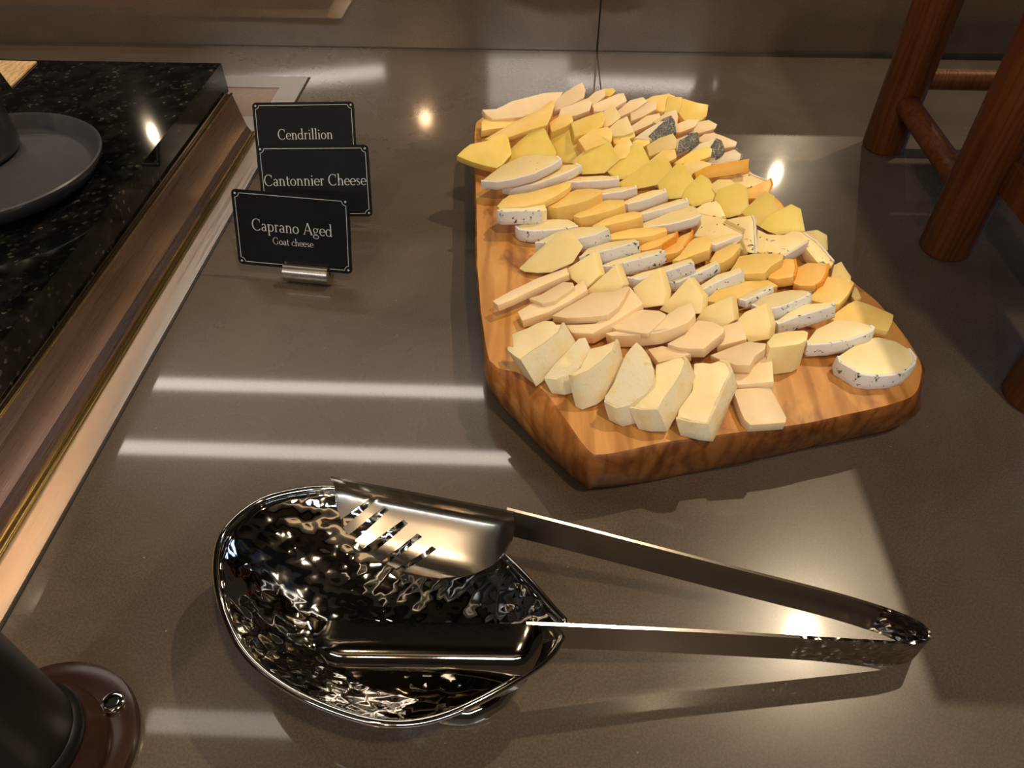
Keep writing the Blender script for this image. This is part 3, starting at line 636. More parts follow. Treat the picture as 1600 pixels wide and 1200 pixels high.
    ('J','beige',(-1.0,2.0,-6.0),None,
     [(16.2,592.3,59.7),(28.6,594.8,63.1),(38.9,597.8,66.2),(41.5,592.5,64.3),(39.9,585.7,61.0),(28.7,583.0,57.7),(14.2,583.1,55.2)]),
    ('J','beige',(-1.0,2.0,-6.0),None,
     [(37.1,607.7,59.6),(44.8,612.6,64.6),(52.7,613.8,67.0),(53.3,608.0,63.1),(45.0,603.6,58.3),(39.8,603.4,57.2)]),
    ('J','yellow',(-1.0,2.0,-6.0),None,
     [(53.4,628.8,60.5),(60.9,628.1,61.5),(63.0,624.6,60.3),(59.2,620.3,57.7),(53.9,621.3,57.2)]),
    ('J','beige',(-1.0,2.0,-6.0),None,
     [(42.3,602.3,57.8),(52.8,605.9,61.2),(63.3,609.5,64.7),(68.5,609.1,65.5),(70.9,601.4,62.5),(63.1,597.4,59.3),(50.1,594.9,55.8),(43.9,596.0,55.2)]),
    ('J','yellow',(-1.0,2.0,-8.0),None,
     [(24.2,567.5,58.5),(35.8,571.2,62.3),(49.3,573.5,65.7),(51.3,566.8,63.1),(49.2,560.3,59.8),(38.3,556.5,56.1),(27.3,554.4,53.2)]),
    ('J','ivory',(-1.0,2.0,-6.0),None,
     [(48.7,576.5,62.7),(57.6,582.0,68.8),(61.8,575.5,64.5),(63.8,571.8,62.0),(57.4,568.2,57.8),(50.9,566.6,55.2)]),
    ('J','golden',(-1.0,2.0,-8.0),None,
     [(29.7,549.0,53.8),(40.6,556.2,59.0),(52.9,556.3,61.3),(56.3,551.2,59.6),(55.7,543.0,55.8),(47.9,541.5,53.7),(35.7,538.6,50.2)]),
    ('J','ivory',(-1.0,2.0,-6.0),None,
     [(53.6,561.8,56.5),(61.0,566.5,61.8),(68.4,568.4,64.8),(71.4,562.2,60.4),(74.0,557.3,57.0),(66.1,555.9,54.3),(57.2,556.7,53.2)]),
    ('J','yellow',(-1.0,2.0,-6.0),None,
     [(57.4,558.3,51.8),(66.4,560.8,54.6),(73.9,562.9,56.9),(75.2,555.9,54.0),(66.3,552.9,51.0),(58.8,551.9,49.2)]),
    ('J','beige',(-1.0,2.0,-6.0),None,
     [(60.9,596.3,54.3),(74.0,606.0,61.0),(84.4,607.1,63.4),(87.9,602.3,61.9),(79.0,596.7,57.7),(66.0,591.8,53.2)]),
    ('J','beige',(-1.0,2.0,-6.0),None,
     [(74.0,596.0,54.7),(87.1,603.3,60.3),(95.4,603.7,61.9),(95.1,595.9,58.4),(84.2,590.7,54.1),(74.4,588.2,51.2)]),
    ('J','beige',(-1.0,2.0,-6.0),None,
     [(73.7,578.7,51.4),(86.0,586.0,56.9),(96.2,587.1,59.2),(98.0,581.0,56.7),(85.8,576.6,52.6),(75.6,573.2,49.2)]),
    ('J','golden',(-1.0,2.0,-6.0),None,
     [(86.9,621.4,53.3),(94.9,624.9,56.3),(108.1,625.0,58.7),(113.2,621.6,58.1),(108.7,613.2,53.5),(103.3,608.0,50.2),(95.5,611.2,50.2),(95.7,617.3,53.0)]),
    ('J','yellow',(-1.0,2.0,-6.0),None,
     [(106.8,618.7,59.3),(118.5,617.1,59.1),(118.1,611.4,53.9),(116.1,607.5,50.1),(103.9,607.8,49.2)]),
    ('J','yellow',(-1.0,2.0,-8.0),None,
     [(119.1,620.0,57.3),(131.9,616.6,55.1),(141.0,615.1,54.3),(139.8,607.0,48.6),(134.4,602.7,45.5),(121.1,602.7,45.2),(116.3,608.4,49.1)]),
    ('J','beige',(-1.0,2.0,-6.0),None,
     [(90.6,577.8,56.0),(100.5,582.3,61.5),(108.5,583.2,63.9),(110.5,578.3,60.4),(109.1,569.7,53.2),(100.6,572.1,53.5)]),
    ('J','beige',(-1.0,2.0,-5.0),None,
     [(110.2,585.0,50.7),(120.5,588.0,53.8),(129.4,585.8,54.5),(125.6,580.1,51.2),(114.9,577.2,48.0),(109.9,577.5,47.2)]),
    ('J','beige',(-1.0,2.0,-5.0),None,
     [(120.0,586.0,46.0),(129.4,591.5,50.2),(138.5,591.7,51.9),(144.8,586.5,50.7),(143.0,582.6,48.6),(131.4,581.1,45.8),(116.2,581.3,43.2)]),
    ('J','beige',(-1.0,2.0,-5.0),None,
     [(127.1,573.0,43.2),(133.4,577.7,46.4),(140.9,577.6,47.8),(148.1,573.5,47.2),(158.4,566.6,45.9),(157.1,562.2,43.8),(147.3,562.7,42.2),(136.7,567.3,42.4)]),
    ('J','ash',(-1.0,2.0,-6.0),[[(84.9, 553.3, 55.4), (93.1, 558.9, 61.4), (101.8, 563.8, 67.0), (104.1, 559.8, 64.8), (105.1, 552.6, 59.9), (97.9, 550.4, 56.6), (88.2, 550.0, 54.0)], (2, 6)],
     [(73.7,554.1,53.2),(83.4,558.5,58.7),(95.5,562.4,64.4),(101.8,563.8,67.0),(104.1,559.8,64.8),(105.1,552.6,59.9),(97.9,550.4,56.6),(88.2,550.0,54.0)]),
    ('J','ash',(-1.0,2.0,-6.0),[[(108.9, 548.6, 54.6), (115.1, 550.5, 57.5), (121.8, 551.4, 59.8), (122.6, 545.5, 55.9), (117.4, 542.6, 52.5), (106.9, 540.1, 48.2)], (1, 4)],
     [(105.6,550.1,54.8),(115.1,551.8,58.4),(121.8,551.4,59.8),(122.6,545.5,55.9),(117.4,542.6,52.5),(106.9,540.1,48.2)]),
    ('J','ash',(-1.0,2.0,-6.0),[[(127.3, 535.0, 46.5), (133.1, 543.1, 53.6), (136.0, 547.0, 57.0), (139.7, 545.4, 56.8), (141.9, 538.4, 52.5), (136.7, 535.5, 49.2)], (2, 5)],
     [(115.5,541.2,47.9),(122.7,546.4,53.3),(136.0,547.4,57.3),(139.7,545.4,56.8),(141.9,538.4,52.5),(136.7,535.5,49.2),(127.3,534.6,46.2)]),
    ('J','ash',(-1.0,2.0,-6.0),[(3, 5)],
     [(126.8,534.1,43.2),(133.7,538.5,46.4),(142.5,541.0,49.0),(152.2,543.5,51.7),(156.7,538.7,50.0),(155.5,534.2,47.5),(142.0,531.7,44.3)]),
    ('J','golden',(-1.0,2.0,-6.0),None,
     [(56.8,538.7,52.2),(62.7,546.4,57.4),(68.6,546.9,58.3),(72.0,541.0,55.0),(72.4,537.1,52.8),(66.1,530.9,48.4),(59.3,530.0,47.2)]),
    ('J','yellow',(-1.0,2.0,-6.0),None,
     [(72.7,551.9,51.6),(78.6,554.3,53.8),(85.5,554.2,55.0),(86.3,548.0,52.3),(78.4,544.8,49.5),(73.5,543.9,48.2)]),
    ('J','pale',(-1.0,2.0,-6.0),None,
     [(82.7,542.5,52.9),(92.4,546.7,57.8),(102.9,548.2,61.0),(105.8,543.4,58.2),(104.8,537.5,53.8),(94.7,537.2,51.6),(84.7,535.2,48.2)]),
    ('J','golden',(-1.0,2.0,-6.0),None,
     [(83.7,529.0,47.2),(94.5,536.5,52.5),(104.1,536.0,54.0),(105.2,528.8,51.0),(96.5,525.3,47.8),(85.5,523.8,45.2)]),
    ('J','yellow',(-1.0,2.0,-6.0),None,
     [(103.4,528.7,46.7),(116.6,535.9,52.3),(128.6,538.8,55.7),(132.2,536.0,55.1),(130.9,529.7,52.1),(118.5,526.9,48.6),(105.7,526.8,46.2)]),
    ('J','pale',(-1.0,2.0,-6.0),None,
     [(100.3,520.5,44.7),(110.9,524.8,48.5),(120.4,526.5,50.9),(130.4,521.7,50.6),(129.0,513.9,46.8),(117.4,513.1,44.4),(104.9,517.7,44.2)]),
    ('M','mustard',(-1.0,4.0,-3.0),None,
     [(127.0,514.0,52.5),(141.9,515.4,55.2),(156.3,516.4,57.6),(155.9,509.2,51.1),(142.1,507.8,48.4),(129.1,507.1,46.4),(117.8,506.9,45.2),(116.8,510.6,48.4)]),
    ('M','blue_vein',(0.0,0.0,-6.0),[(2, 4)],
     [(142.3,508.8,43.7),(150.9,513.3,45.0),(158.4,516.6,46.0),(162.6,512.9,45.5),(169.9,507.8,44.8),(161.9,501.2,43.1),(146.8,500.3,42.2)]),
    ('J','pale',(-1.0,2.0,-6.0),None,
     [(124.7,492.8,48.2),(131.3,496.8,51.2),(140.2,495.5,52.2),(144.2,489.3,50.1),(148.4,486.1,49.5),(138.4,482.6,46.1),(130.4,483.8,45.2)]),
    ('J','orange_edge',(-1.0,2.0,-6.0),[(2, 5)],
     [(148.2,490.1,45.0),(160.7,494.9,49.4),(169.8,498.0,52.5),(170.3,492.9,50.2),(167.4,486.2,46.7),(159.7,483.4,44.0),(152.2,484.5,43.2)]),
    ('J','mustard',(-1.0,2.0,-6.0),None,
     [(166.5,473.7,45.9),(170.8,479.0,47.5),(174.2,473.9,46.0),(177.5,465.4,43.4),(172.5,461.4,42.2),(168.6,465.8,43.5)]),
]
INFO = {
 'A': ('brie_wedge', 'soft brie wedge with bloomy cream rind beside the bare sloping wood', 'cheese', 'brie wedges'),
 'B': ('cheese_slice', 'firm pinkish-beige cheese slice in the overlapping row behind the brie wedges', 'cheese', 'beige slices behind the brie'),
 'C': ('cheese_wedge', 'ivory cheese wedge leaning between the beige slices and the dark-specked rinds', 'cheese', 'ivory wedges'),
 'D': ('cheese_slice', 'soft cheese slice with thick white rind flecked dark', 'cheese', 'slices with dark-flecked white rind'),
 'E': ('cheese_slice', 'golden cheese slice in the row behind the dark-flecked white rinds', 'cheese', 'golden slices behind the flecked rinds'),
 'Eo': ('cheese_slice', 'golden cheese slice with an orange edge behind the dark-flecked white rinds', 'cheese', 'orange-edged golden slices'),
 'Ep': ('cheese_slice', 'small pale yellow cheese slice at the board edge beside the golden slices', 'cheese', 'small pale slices at the board edge'),
 'F': ('cheese_slice', 'thin soft cheese slice with clean unmarked white rind', 'cheese', 'slices with clean white rind'),
 'G': ('blue_cheese_slice', 'cream blue-veined cheese slice lying at the end of the clean white rind row', 'cheese', 'blue-veined slices'),
 'I': ('cheese_triangle', 'upright yellow triangular cheese slice behind the clean white rinds', 'cheese', 'yellow triangles'),
 'Ip': ('cheese_triangle', 'short pale cheese block at the end of the yellow triangle row', 'cheese', None),
 'Jgolden': ('cheese_slice', 'golden cheese slice in the heap behind the yellow triangles', 'cheese', 'golden slices in the far heap'),
 'Jbeige': ('cheese_slice', 'pinkish-beige cheese slice in the heap behind the yellow triangles', 'cheese', 'beige slices in the far heap'),
 'Jyellow': ('cheese_slice', 'yellow cheese slice in the heap behind the yellow triangles', 'cheese', 'yellow slices in the far heap'),
 'Jivory': ('cheese_slice', 'ivory cheese slice in the heap behind the yellow triangles', 'cheese', 'ivory slices in the far heap'),
 'Jpale': ('cheese_slice', 'pale yellow cheese slice wedged near the mustard-orange block', 'cheese', 'pale slices by the orange block'),
 'Jash': ('ash_cheese_slice', 'white cheese slice coated with dark grey ash rind', 'cheese', 'ash-coated slices'),
 'Jorange_edge': ('cheese_slice', 'yellow cheese slice with orange end standing past the mustard-orange block', 'cheese', None),
 'Jmustard': ('cheese_slice', 'small orange cheese end peeking out behind the last yellow triangles', 'cheese', None),
 'Mmustard': ('cheese_block', 'mustard-orange cheese stick beside the ash-coated slices', 'cheese', None),
 'Mblue_vein': ('blue_cheese_slice', 'blue-veined cheese piece lying under the mustard-orange stick', 'cheese', None),
}
SPECIAL = {('B', 1): 'thin beige slice lying on a long beige slab beside the beige stick',
           ('B', 2): 'long beige slab carrying a thin slice, next to the brie wedges',
           ('B', 3): 'broad angular beige slice with a shaded dent resting on a wide slab',
           ('B', 4): 'wide beige slab under the broad angular slice',
           ('B', 5): 'thin pointed beige slice lying on a thick curved slab',
           ('B', 6): 'thick curved beige slab under the thin pointed slice',
           ('B', 8): 'small beige slice half hidden behind the brie wedges',
           ('B', 10): 'blunt beige slice resting on a squarish upright slice beside the ivory chunk',
           ('B', 11): 'squarish beige slice above the separate flat one',
           ('C', 0): 'largest ivory wedge with a long pointed tip over the bare wood',
           ('D', 1): 'flecked-rind slice with rounded end under the short rind piece',
           ('D', 8): 'narrow flecked rind strip, dark along its lower edge',
           ('E', 0): 'long golden slice with pointed end lying over the short flecked rind piece',
           ('E', 9): 'broad flat golden slice beside the blue-veined slices',
           ('E', 13): 'square golden slice at the board edge behind the flat golden one',
           ('F', 1): 'long clean white-rind slice under the large half-round one',
           ('F', 6): 'broad clean white-rind slice showing its cream face beside the blue-veined slices',
           ('F', 7): 'narrow clean white rind strip under the blue-veined slices',
           ('G', 2): 'upright blue-veined wedge with a dark rind line down one side',
           ('G', 4): 'long narrow blue-veined slice along the board edge',
           ('J', 0): 'long golden slice leaning up over the yellow triangles',
           ('J', 2): 'long beige slice along the far end of the board',
           ('J', 27): 'pale ash-rind slice with dark ink-like marks next to the orange stick',
           ('A', 1): 'small crumbled brie piece pressed between two larger brie wedges',
           ('A', 3): 'brie wedge turned rind up with a yellow cut corner',
           ('A', 5): 'widest brie wedge, flat cut face up, beside the square beige slice',
           ('B', 0): 'long beige cheese stick lying across the bare wood',
           ('B', 12): 'square beige cheese slice lying flat and apart on the bare wood',
           ('C', 7): 'thick ivory cheese chunk at the end of its row beside the half-round slices',
           ('D', 0): 'short dark-flecked rind piece lying on the golden slice end',
           ('D', 11): 'half-round soft cheese slice with dark-flecked rind resting on the last round',
           ('D', 12): 'last half-round soft cheese slice with flecked rind flat on the wood',
           ('E', 14): 'golden cheese slice lying flat by the board edge beyond the half-round slices',
           ('F', 0): 'large half-round clean white-rind slice on top at the board edge',
           ('I', 0): 'yellow cheese triangle with rind tip overhanging the board edge'}
cnt = {}
def clean(pts):
    out = []
    for p in pts:
        if not out or (p - out[-1]).length > 0.0006: out.append(p)
    return out
def rough_outline(pts, amp, step):
    out = []
    for a, b in zip(pts, pts[1:] + pts[:1]):
        n = max(1, int((b - a).length / step))
        for k in range(n):
            p = a.lerp(b, k / n)
            j = Vector((noise.noise(p * 320), noise.noise(p * 320 + Vector((9, 3, 1))), noise.noise(p * 320 + Vector((2, 8, 5))))) * amp
            out.append(p + j)
    return out
def prism(pts, e, bev=0.0007, outset=0.0):
    bm = bmesh.new()
    a = [bm.verts.new(p) for p in pts]; b = [bm.verts.new(p + e) for p in pts]
    fa = bm.faces.new(a); fb = bm.faces.new(b[::-1]); n = len(pts)
    for i in range(n): bm.faces.new((a[i], b[i], b[(i + 1) % n], a[(i + 1) % n]))
    bmesh.ops.recalc_face_normals(bm, faces=bm.faces)
    try: bevel(bm, bev, 2, 25)
    except Exception: pass
    bmesh.ops.triangulate(bm, faces=[f for f in bm.faces if len(f.verts) > 4])
    return bm
def rind_shell(pts, i0, i1, e, th):
    n = len(pts); cen = sum(pts, Vector()) / n
    nrm = Vector()
    for i in range(n): nrm += (pts[i] - cen).cross(pts[(i + 1) % n] - cen)
    nrm.normalize()
    chain = [pts[i % n] for i in range(i0, i1 + 1)]
    fine = []
    for a, b in zip(chain, chain[1:]):
        m = max(1, int((b - a).length / 0.003))
        fine += [a.lerp(b, k / m) for k in range(m)]
    fine.append(chain[-1])
    sections = []; m = len(fine)
    for i, p in enumerate(fine):
        d = (fine[min(i + 1, m - 1)] - fine[max(i - 1, 0)]).normalized()
        o = d.cross(nrm)
        if o.dot(p - cen) < 0: o = -o
        o = o - e.normalized() * o.dot(e.normalized()); o.normalize()
        w = th * (1 + 0.35 * noise.noise(p * 420))
        up = -e.normalized() * (0.00035 + 0.0003 * noise.noise(p * 500 + Vector((5, 5, 5))))
        q0 = p - o * 0.0008 + up; q1 = p + o * w * 0.7 + up; q2 = p + o * w + e * 0.14; q3 = p + o * w * 1.1 + e * 0.55
        q4 = p + o * w + e * 0.92; q5 = p + o * w * 0.4 + e * 1.0; q6 = p - o * 0.0008 + e * 0.99
        sections.append([q0, q1, q2, q3, q4, q5, q6])
    bm = bmesh.new(); rs = [[bm.verts.new(q) for q in s] for s in sections]; kk = 7
    for a, b in zip(rs, rs[1:]):
        for k in range(kk): bm.faces.new((a[k], a[(k + 1) % kk], b[(k + 1) % kk], b[k]))
    bm.faces.new(rs[0]); bm.faces.new(rs[-1][::-1])
    return bm
for row, kind, e, rind, pts in CHEESE:
    e = Vector(e) * 0.001; raw = [Vector(p) * 0.001 for p in pts]
    idx = cnt.get(row, 0); cnt[row] = idx + 1
    key = row
    if row in 'JM': key = row + kind
    elif row == 'E' and kind == 'orange_edge': key = 'Eo'
    elif row == 'E' and kind == 'pale': key = 'Ep'
    elif row == 'I' and kind == 'pale': key = 'Ip'
    name, label, cat, group = INFO[key]
    if (row, idx) in SPECIAL: label, group = SPECIAL[(row, idx)], None
    allp = raw + [p + e for p in raw]
    c0 = sum(allp, Vector()) / len(allp); c0.z = min(p.z for p in allp)
    loc = tuple(c0)
    soft = row == 'A'
    outl = rough_outline(raw, 0.0007 if soft else 0.00025, 0.004 if soft else 0.007)
    bmx = prism(outl, e, 0.0010 if soft else 0.00045)
    if rind:
        root = empty(name, loc); tag(root, label, cat, group)
        bmesh.ops.translate(bmx, verts=bmx.verts, vec=-c0)
        bm_obj('paste', bmx, K[kind], root, smooth=True, sharp=38)
        for r in rind:
            mat = RM[kind]
            if isinstance(r, list): r = [Vector(p) * 0.001 for p in r]
            if r == 'face' or isinstance(r, list):
                up = -e.normalized()
                nn = (raw[1] - raw[0]).cross(raw[2] - raw[0]).normalized()
                sel = raw if r == 'face' else r
                bmr = bmesh.new()
                cc = sum(sel, Vector()) / len(sel)
                f2 = [p + (p - cc).normalized() * 0.0003 + up * 0.0006 for p in sel]
                bmr.free(); bmr = prism(rough_outline(f2, 0.0004, 0.004), e.normalized() * 0.0012, 0.0004)
            else:
                bmr = rind_shell(raw, r[0], r[1], e, 0.0011 if kind != 'orange_edge' else 0.0006)
            bmesh.ops.translate(bmr, verts=bmr.verts, vec=-c0)
            bm_obj('rind', bmr, mat, root, smooth=True, sharp=50)
    else:
        o = bm_obj(name, bmx, K[kind], None, loc, smooth=True, sharp=38); tag(o, label, cat, group)

# ------------------------------------------------------------------ name cards
M['card'] = plain('matt_black_card', (0.008, 0.008, 0.010), 0.55, 0.0, 0.1)
M['ink'] = plain('pale_grey_print', (0.50, 0.48, 0.47), 0.6)
M['clip'] = brushed('brushed_clip_steel', (0.56, 0.49, 0.42), 0.28, 0)
TH, TN = 0.105, 0.045
def arc(cx, cy, rx, ry, a0, a1, n=14, th=TH, tn=TN):
    out = []
    for i in range(n + 1):
        a = R(a0 + (a1 - a0) * i / n)
        out.append((cx + rx * math.cos(a), cy + ry * math.sin(a), tn + (th - tn) * abs(math.cos(a)) ** 1.3))
    return out
def ln(x0, y0, x1, y1, w=TH): return [(x0, y0, w), (x1, y1, w)]
def foot(x, y, h=0.11): return ln(x - h, y + 0.018, x + h, y + 0.018, 0.036)
def stem(x, y0, y1, flag=True):
    s = [ln(x, y0, x, y1)]
    if flag: s.append([(x - 0.12, y1 - 0.05, 0.03), (x - 0.02, y1 - 0.01, 0.06)])
    return s
XH = 0.62
def arch(x): return [arc(x + 0.17, 0.36, 0.17, 0.25, 165, 15, 10) , ln(x + 0.345, 0.42, x + 0.345, 0, TH)]
GL = {
 'C': (0.84, [arc(0.46, 0.5, 0.38, 0.5, 48, 312, 26), ln(0.73, 0.98, 0.73, 0.70, 0.04), ln(0.74, 0.16, 0.70, 0.06, 0.04)]),
 'G': (0.94, [arc(0.46, 0.5, 0.38, 0.5, 48, 318, 26), ln(0.73, 0.98, 0.73, 0.70, 0.04), ln(0.76, 0.04, 0.76, 0.40, 0.10), foot(0.76, 0.39, 0.12)]),
 'A': (0.86, [ln(0.09, 0.0, 0.42, 1.0, 0.05), ln(0.42, 1.0, 0.76, 0.0, 0.12), ln(0.20, 0.34, 0.62, 0.34, 0.045), foot(0.09, 0), foot(0.76, 0, 0.13)]),
 'e': (0.54, [arc(0.28, 0.31, 0.225, 0.29, 0, 318, 22), ln(0.07, 0.33, 0.50, 0.33, 0.045)]),
 'n': (0.66, stem(0.15, 0, XH) + arch(0.15) + [foot(0.15, 0), foot(0.495, 0)]),
 'h': (0.66, stem(0.15, 0, 1.06) + arch(0.15) + [foot(0.15, 0), foot(0.495, 0)]),
 'd': (0.64, [arc(0.27, 0.30, 0.21, 0.29, 40, 320, 20)] + stem(0.47, 0, 1.06) + [ln(0.47, 0.02, 0.60, 0.04, 0.04)]),
 'p': (0.64, stem(0.15, -0.36, XH) + [arc(0.34, 0.30, 0.21, 0.29, 140, -140, 20), foot(0.15, -0.36)]),
 'r': (0.44, stem(0.15, 0, XH) + [arc(0.28, 0.40, 0.13, 0.20, 165, 55, 8), ln(0.345, 0.53, 0.385, 0.53, 0.10), foot(0.15, 0)]),
 'i': (0.32, stem(0.15, 0, XH) + [foot(0.15, 0), ln(0.10, 0.86, 0.20, 0.86, 0.10)]),
 'l': (0.32, stem(0.15, 0, 1.06) + [foot(0.15, 0)]),
 'o': (0.60, [arc(0.29, 0.30, 0.225, 0.29, 0, 360, 26)]),
 'a': (0.53, [arc(0.24, 0.40, 0.16, 0.20, 150, 10, 10), ln(0.39, 0.45, 0.39, 0.06), ln(0.39, 0.04, 0.50, 0.04, 0.045), arc(0.24, 0.16, 0.17, 0.155, 50, 330, 16)]),
 't': (0.40, [ln(0.17, 0.10, 0.17, 0.84), ln(0.04, 0.59, 0.36, 0.59, 0.045), arc(0.28, 0.12, 0.11, 0.11, 190, 310, 6)]),
 's': (0.46, [[(0.37, 0.50, 0.04), (0.30, 0.57, 0.045), (0.20, 0.59, 0.05), (0.11, 0.53, 0.075), (0.11, 0.43, 0.09), (0.22, 0.33, 0.105), (0.34, 0.24, 0.10), (0.37, 0.13, 0.08), (0.28, 0.04, 0.05), (0.18, 0.02, 0.045), (0.08, 0.11, 0.04)]]),
 'c': (0.50, [arc(0.28, 0.30, 0.225, 0.29, 45, 318, 20), ln(0.41, 0.51, 0.45, 0.51, 0.09)]),
 'g': (0.58, [arc(0.25, 0.42, 0.17, 0.18, 0, 360, 20, 0.085), arc(0.27, -0.13, 0.23, 0.15, 0, 360, 22, 0.07), [(0.16, 0.27, 0.04), (0.11, 0.17, 0.06), (0.20, 0.08, 0.07), (0.40, 0.03, 0.06)], ln(0.40, 0.54, 0.54, 0.58, 0.06)]),
 ' ': (0.34, []),
}
def lettering(text, width, yb, size, parent, zoff):
    adv = sum(GL[c][0] for c in text); s = size
    x = -adv * s / 2
    bm = bmesh.new(); lay = 0
    for ch in text:
        w, strokes = GL[ch]
        for st in strokes:
            lay += 1
            z = zoff - 0.0000015 * (lay % 7)
            prev = None
            for i, (px, py, wd) in enumerate(st):
                a = st[max(i - 1, 0)]; b = st[min(i + 1, len(st) - 1)]
                d = Vector((b[0] - a[0], b[1] - a[1]))
                if d.length < 1e-6: d = Vector((1, 0))
                d.normalize(); nx, ny = -d.y * wd / 2, d.x * wd / 2
                l = bm.verts.new((x + (px + nx) * s, z, yb + (py + ny) * s)); r_ = bm.verts.new((x + (px - nx) * s, z, yb + (py - ny) * s))
                if prev: bm.faces.new((prev[0], l, r_, prev[1]))
                prev = (l, r_)
        x += w * s
    return bm_obj('lettering', bm, M['ink'], parent)
CW, CH, CT = 0.0856, 0.054, 0.00076
def rrect(w, h, r, n=6):
    pts = []
    for cx, cz, a0 in ((w / 2 - r, h - r, 0), (-w / 2 + r, h - r, 90), (-w / 2 + r, r, 180), (w / 2 - r, r, 270)):
        for k in range(n + 1):
            a = R(a0 + 90 * k / n); pts.append((cx + r * math.cos(a), cz + r * math.sin(a)))
    return pts
def name_card(loc, yaw, tilt, lines, label):
    root = empty('name_card', loc); root.rotation_euler = (-tilt, 0, yaw); root.rotation_mode = 'XYZ'
    root.matrix_world = Matrix.Translation(loc) @ Matrix.Rotation(yaw, 4, 'Z') @ Matrix.Rotation(-tilt, 4, 'X')
    tag(root, label, 'name card')
    bm = bmesh.new(); pts = rrect(CW, CH, 0.0032)
    a = [bm.verts.new((x, 0, z)) for x, z in pts]; b = [bm.verts.new((x, CT, z)) for x, z in pts]
    bm.faces.new(a); bm.faces.new(b[::-1])
    for i in range(len(pts)): bm.faces.new((a[i], b[i], b[(i + 1) % len(pts)], a[(i + 1) % len(pts)]))
    bm_obj('card_sheet', bm, M['card'], root)
    # printed border with scooped corners and corner dots
    m_, rr = 0.0024, 0.0030; path = []
    for cx, cz, a0 in ((CW / 2 - m_, CH - m_, 270), (-CW / 2 + m_, CH - m_, 360), (-CW / 2 + m_, m_, 90), (CW / 2 - m_, m_, 180)):
        for k in range(7):
            a_ = R(a0 - 90 * k / 6); path.append((cx + rr * math.cos(a_), cz + rr * math.sin(a_)))
    bm = bmesh.new(); wv = []
    n = len(path)
    for i, (x, z) in enumerate(path):
        p0, p1 = path[i - 1], path[(i + 1) % n]; d = Vector((p1[0] - p0[0], p1[1] - p0[1])).normalized()
        o = Vector((-d.y, d.x)) * 0.00022
        wv.append((bm.verts.new((x + o.x, -0.00006, z + o.y)), bm.verts.new((x - o.x, -0.00006, z - o.y))))
    for i in range(n):
        (a1, a2), (b1, b2) = wv[i], wv[(i + 1) % n]; bm.faces.new((a1, b1, b2, a2))
    bm_obj('border_print', bm, M['ink'], root)
    for cx in (-CW / 2 + 0.0027, CW / 2 - 0.0027):
        for cz in (0.0027, CH - 0.0027):
            bm = bmesh.new()
            bm.faces.new([bm.verts.new((cx + 0.0008 * math.cos(R(30 * k)), -0.00006, cz + 0.0008 * math.sin(R(30 * k)))) for k in range(12)])
            bm_obj('corner_dot', bm, M['ink'], root)
    for text, w, yb, size in lines: lettering(text, w, yb, size, root, -0.00007)
    return root
def clip(loc, yaw, label):
    root = empty('card_holder', loc, yaw); tag(root, label, 'card holder')
    bm = bmesh.new(); r, ln_, n = 0.0075, 0.033, 40; prof = []
    for i in range(n + 1):
        a = R(98 + 344 * i / n); prof.append((r * math.cos(a), r + r * math.sin(a)))
    prof += [(0.0010, 0.0055), (-0.0010, 0.0055)]
    a = [bm.verts.new((-ln_ / 2, y, z)) for y, z in prof]; b = [bm.verts.new((ln_ / 2, y, z)) for y, z in prof]
    for i in range(len(prof)): bm.faces.new((a[i], b[i], b[(i + 1) % len(prof)], a[(i + 1) % len(prof)]))
    bm.faces.new(a); bm.faces.new(b[::-1])
    bm_obj('slotted_cylinder', bm, M['clip'], root, smooth=True, sharp=40)
    return root
name_card((-0.1746, 0.4324, 0.0088), -0.1086, 0.3461, [('Caprano Aged', 0.052, 0.0260, 0.0083), ('Goat cheese', 0.03, 0.0170, 0.0050)], 'black card reading Caprano Aged, Goat cheese, in a steel holder')
name_card((-0.1732, 0.5012, 0.0088), 0.0577, 0.4727, [('Cantonnier Cheese', 0.066, 0.0240, 0.0083)], 'black card reading Cantonnier Cheese behind the Caprano Aged card')
name_card((-0.1993, 0.5765, 0.0088), 0.0691, 0.55, [('Cendrillion', 0.042, 0.0240, 0.0083)], 'black card reading Cendrillion behind the Cantonnier Cheese card')
def holder(cx, cy, yaw, off, label):
    clip((cx + off * math.cos(yaw), cy + off * math.sin(yaw) + 0.0005, 0.0002), yaw, label)
holder(-0.1746, 0.4302, -0.1086, 0.0100, 'brushed steel cylinder gripping the Caprano Aged card')
holder(-0.1732, 0.4988, 0.0577, 0.0, 'brushed steel cylinder gripping the Cantonnier Cheese card')
holder(-0.1993, 0.5736, 0.0691, 0.0, 'brushed steel cylinder gripping the Cendrillion card')

# ------------------------------------------------------------------ hammered spoon rest
ro = [(0.0150, 0.1485), (0.0101, 0.1358), (-0.005, 0.1239), (-0.0289, 0.1106), (-0.048, 0.1063), (-0.0681, 0.109), (-0.0926, 0.1179), (-0.1131, 0.1314), (-0.1284, 0.1505),
      (-0.138, 0.1718), (-0.139, 0.1886), (-0.1298, 0.2033), (-0.1163, 0.2106), (-0.0953, 0.2141), (-0.0636, 0.2097), (-0.0378, 0.198), (-0.0115, 0.1802), (0.0115, 0.1545)]
RC = Vector((-0.066, 0.1555, 0)); RZ = 0.040
sr = empty('spoon_rest', (RC.x, RC.y, 0)); tag(sr, 'hammered chrome spoon rest bowl with a pointed lip holding the tongs', 'spoon rest')
rim = catmull([(x - RC.x, y - RC.y, RZ) for x, y in ro], 7)
def bowl_z(s): return 0.0095 + (RZ - 0.0095) * s ** 2.1
bm = bmesh.new(); NR = 26; inner = []; outer = []
cv = bm.verts.new((0, 0, bowl_z(0))); ov = bm.verts.new((0, 0, bowl_z(0) - 0.0016))
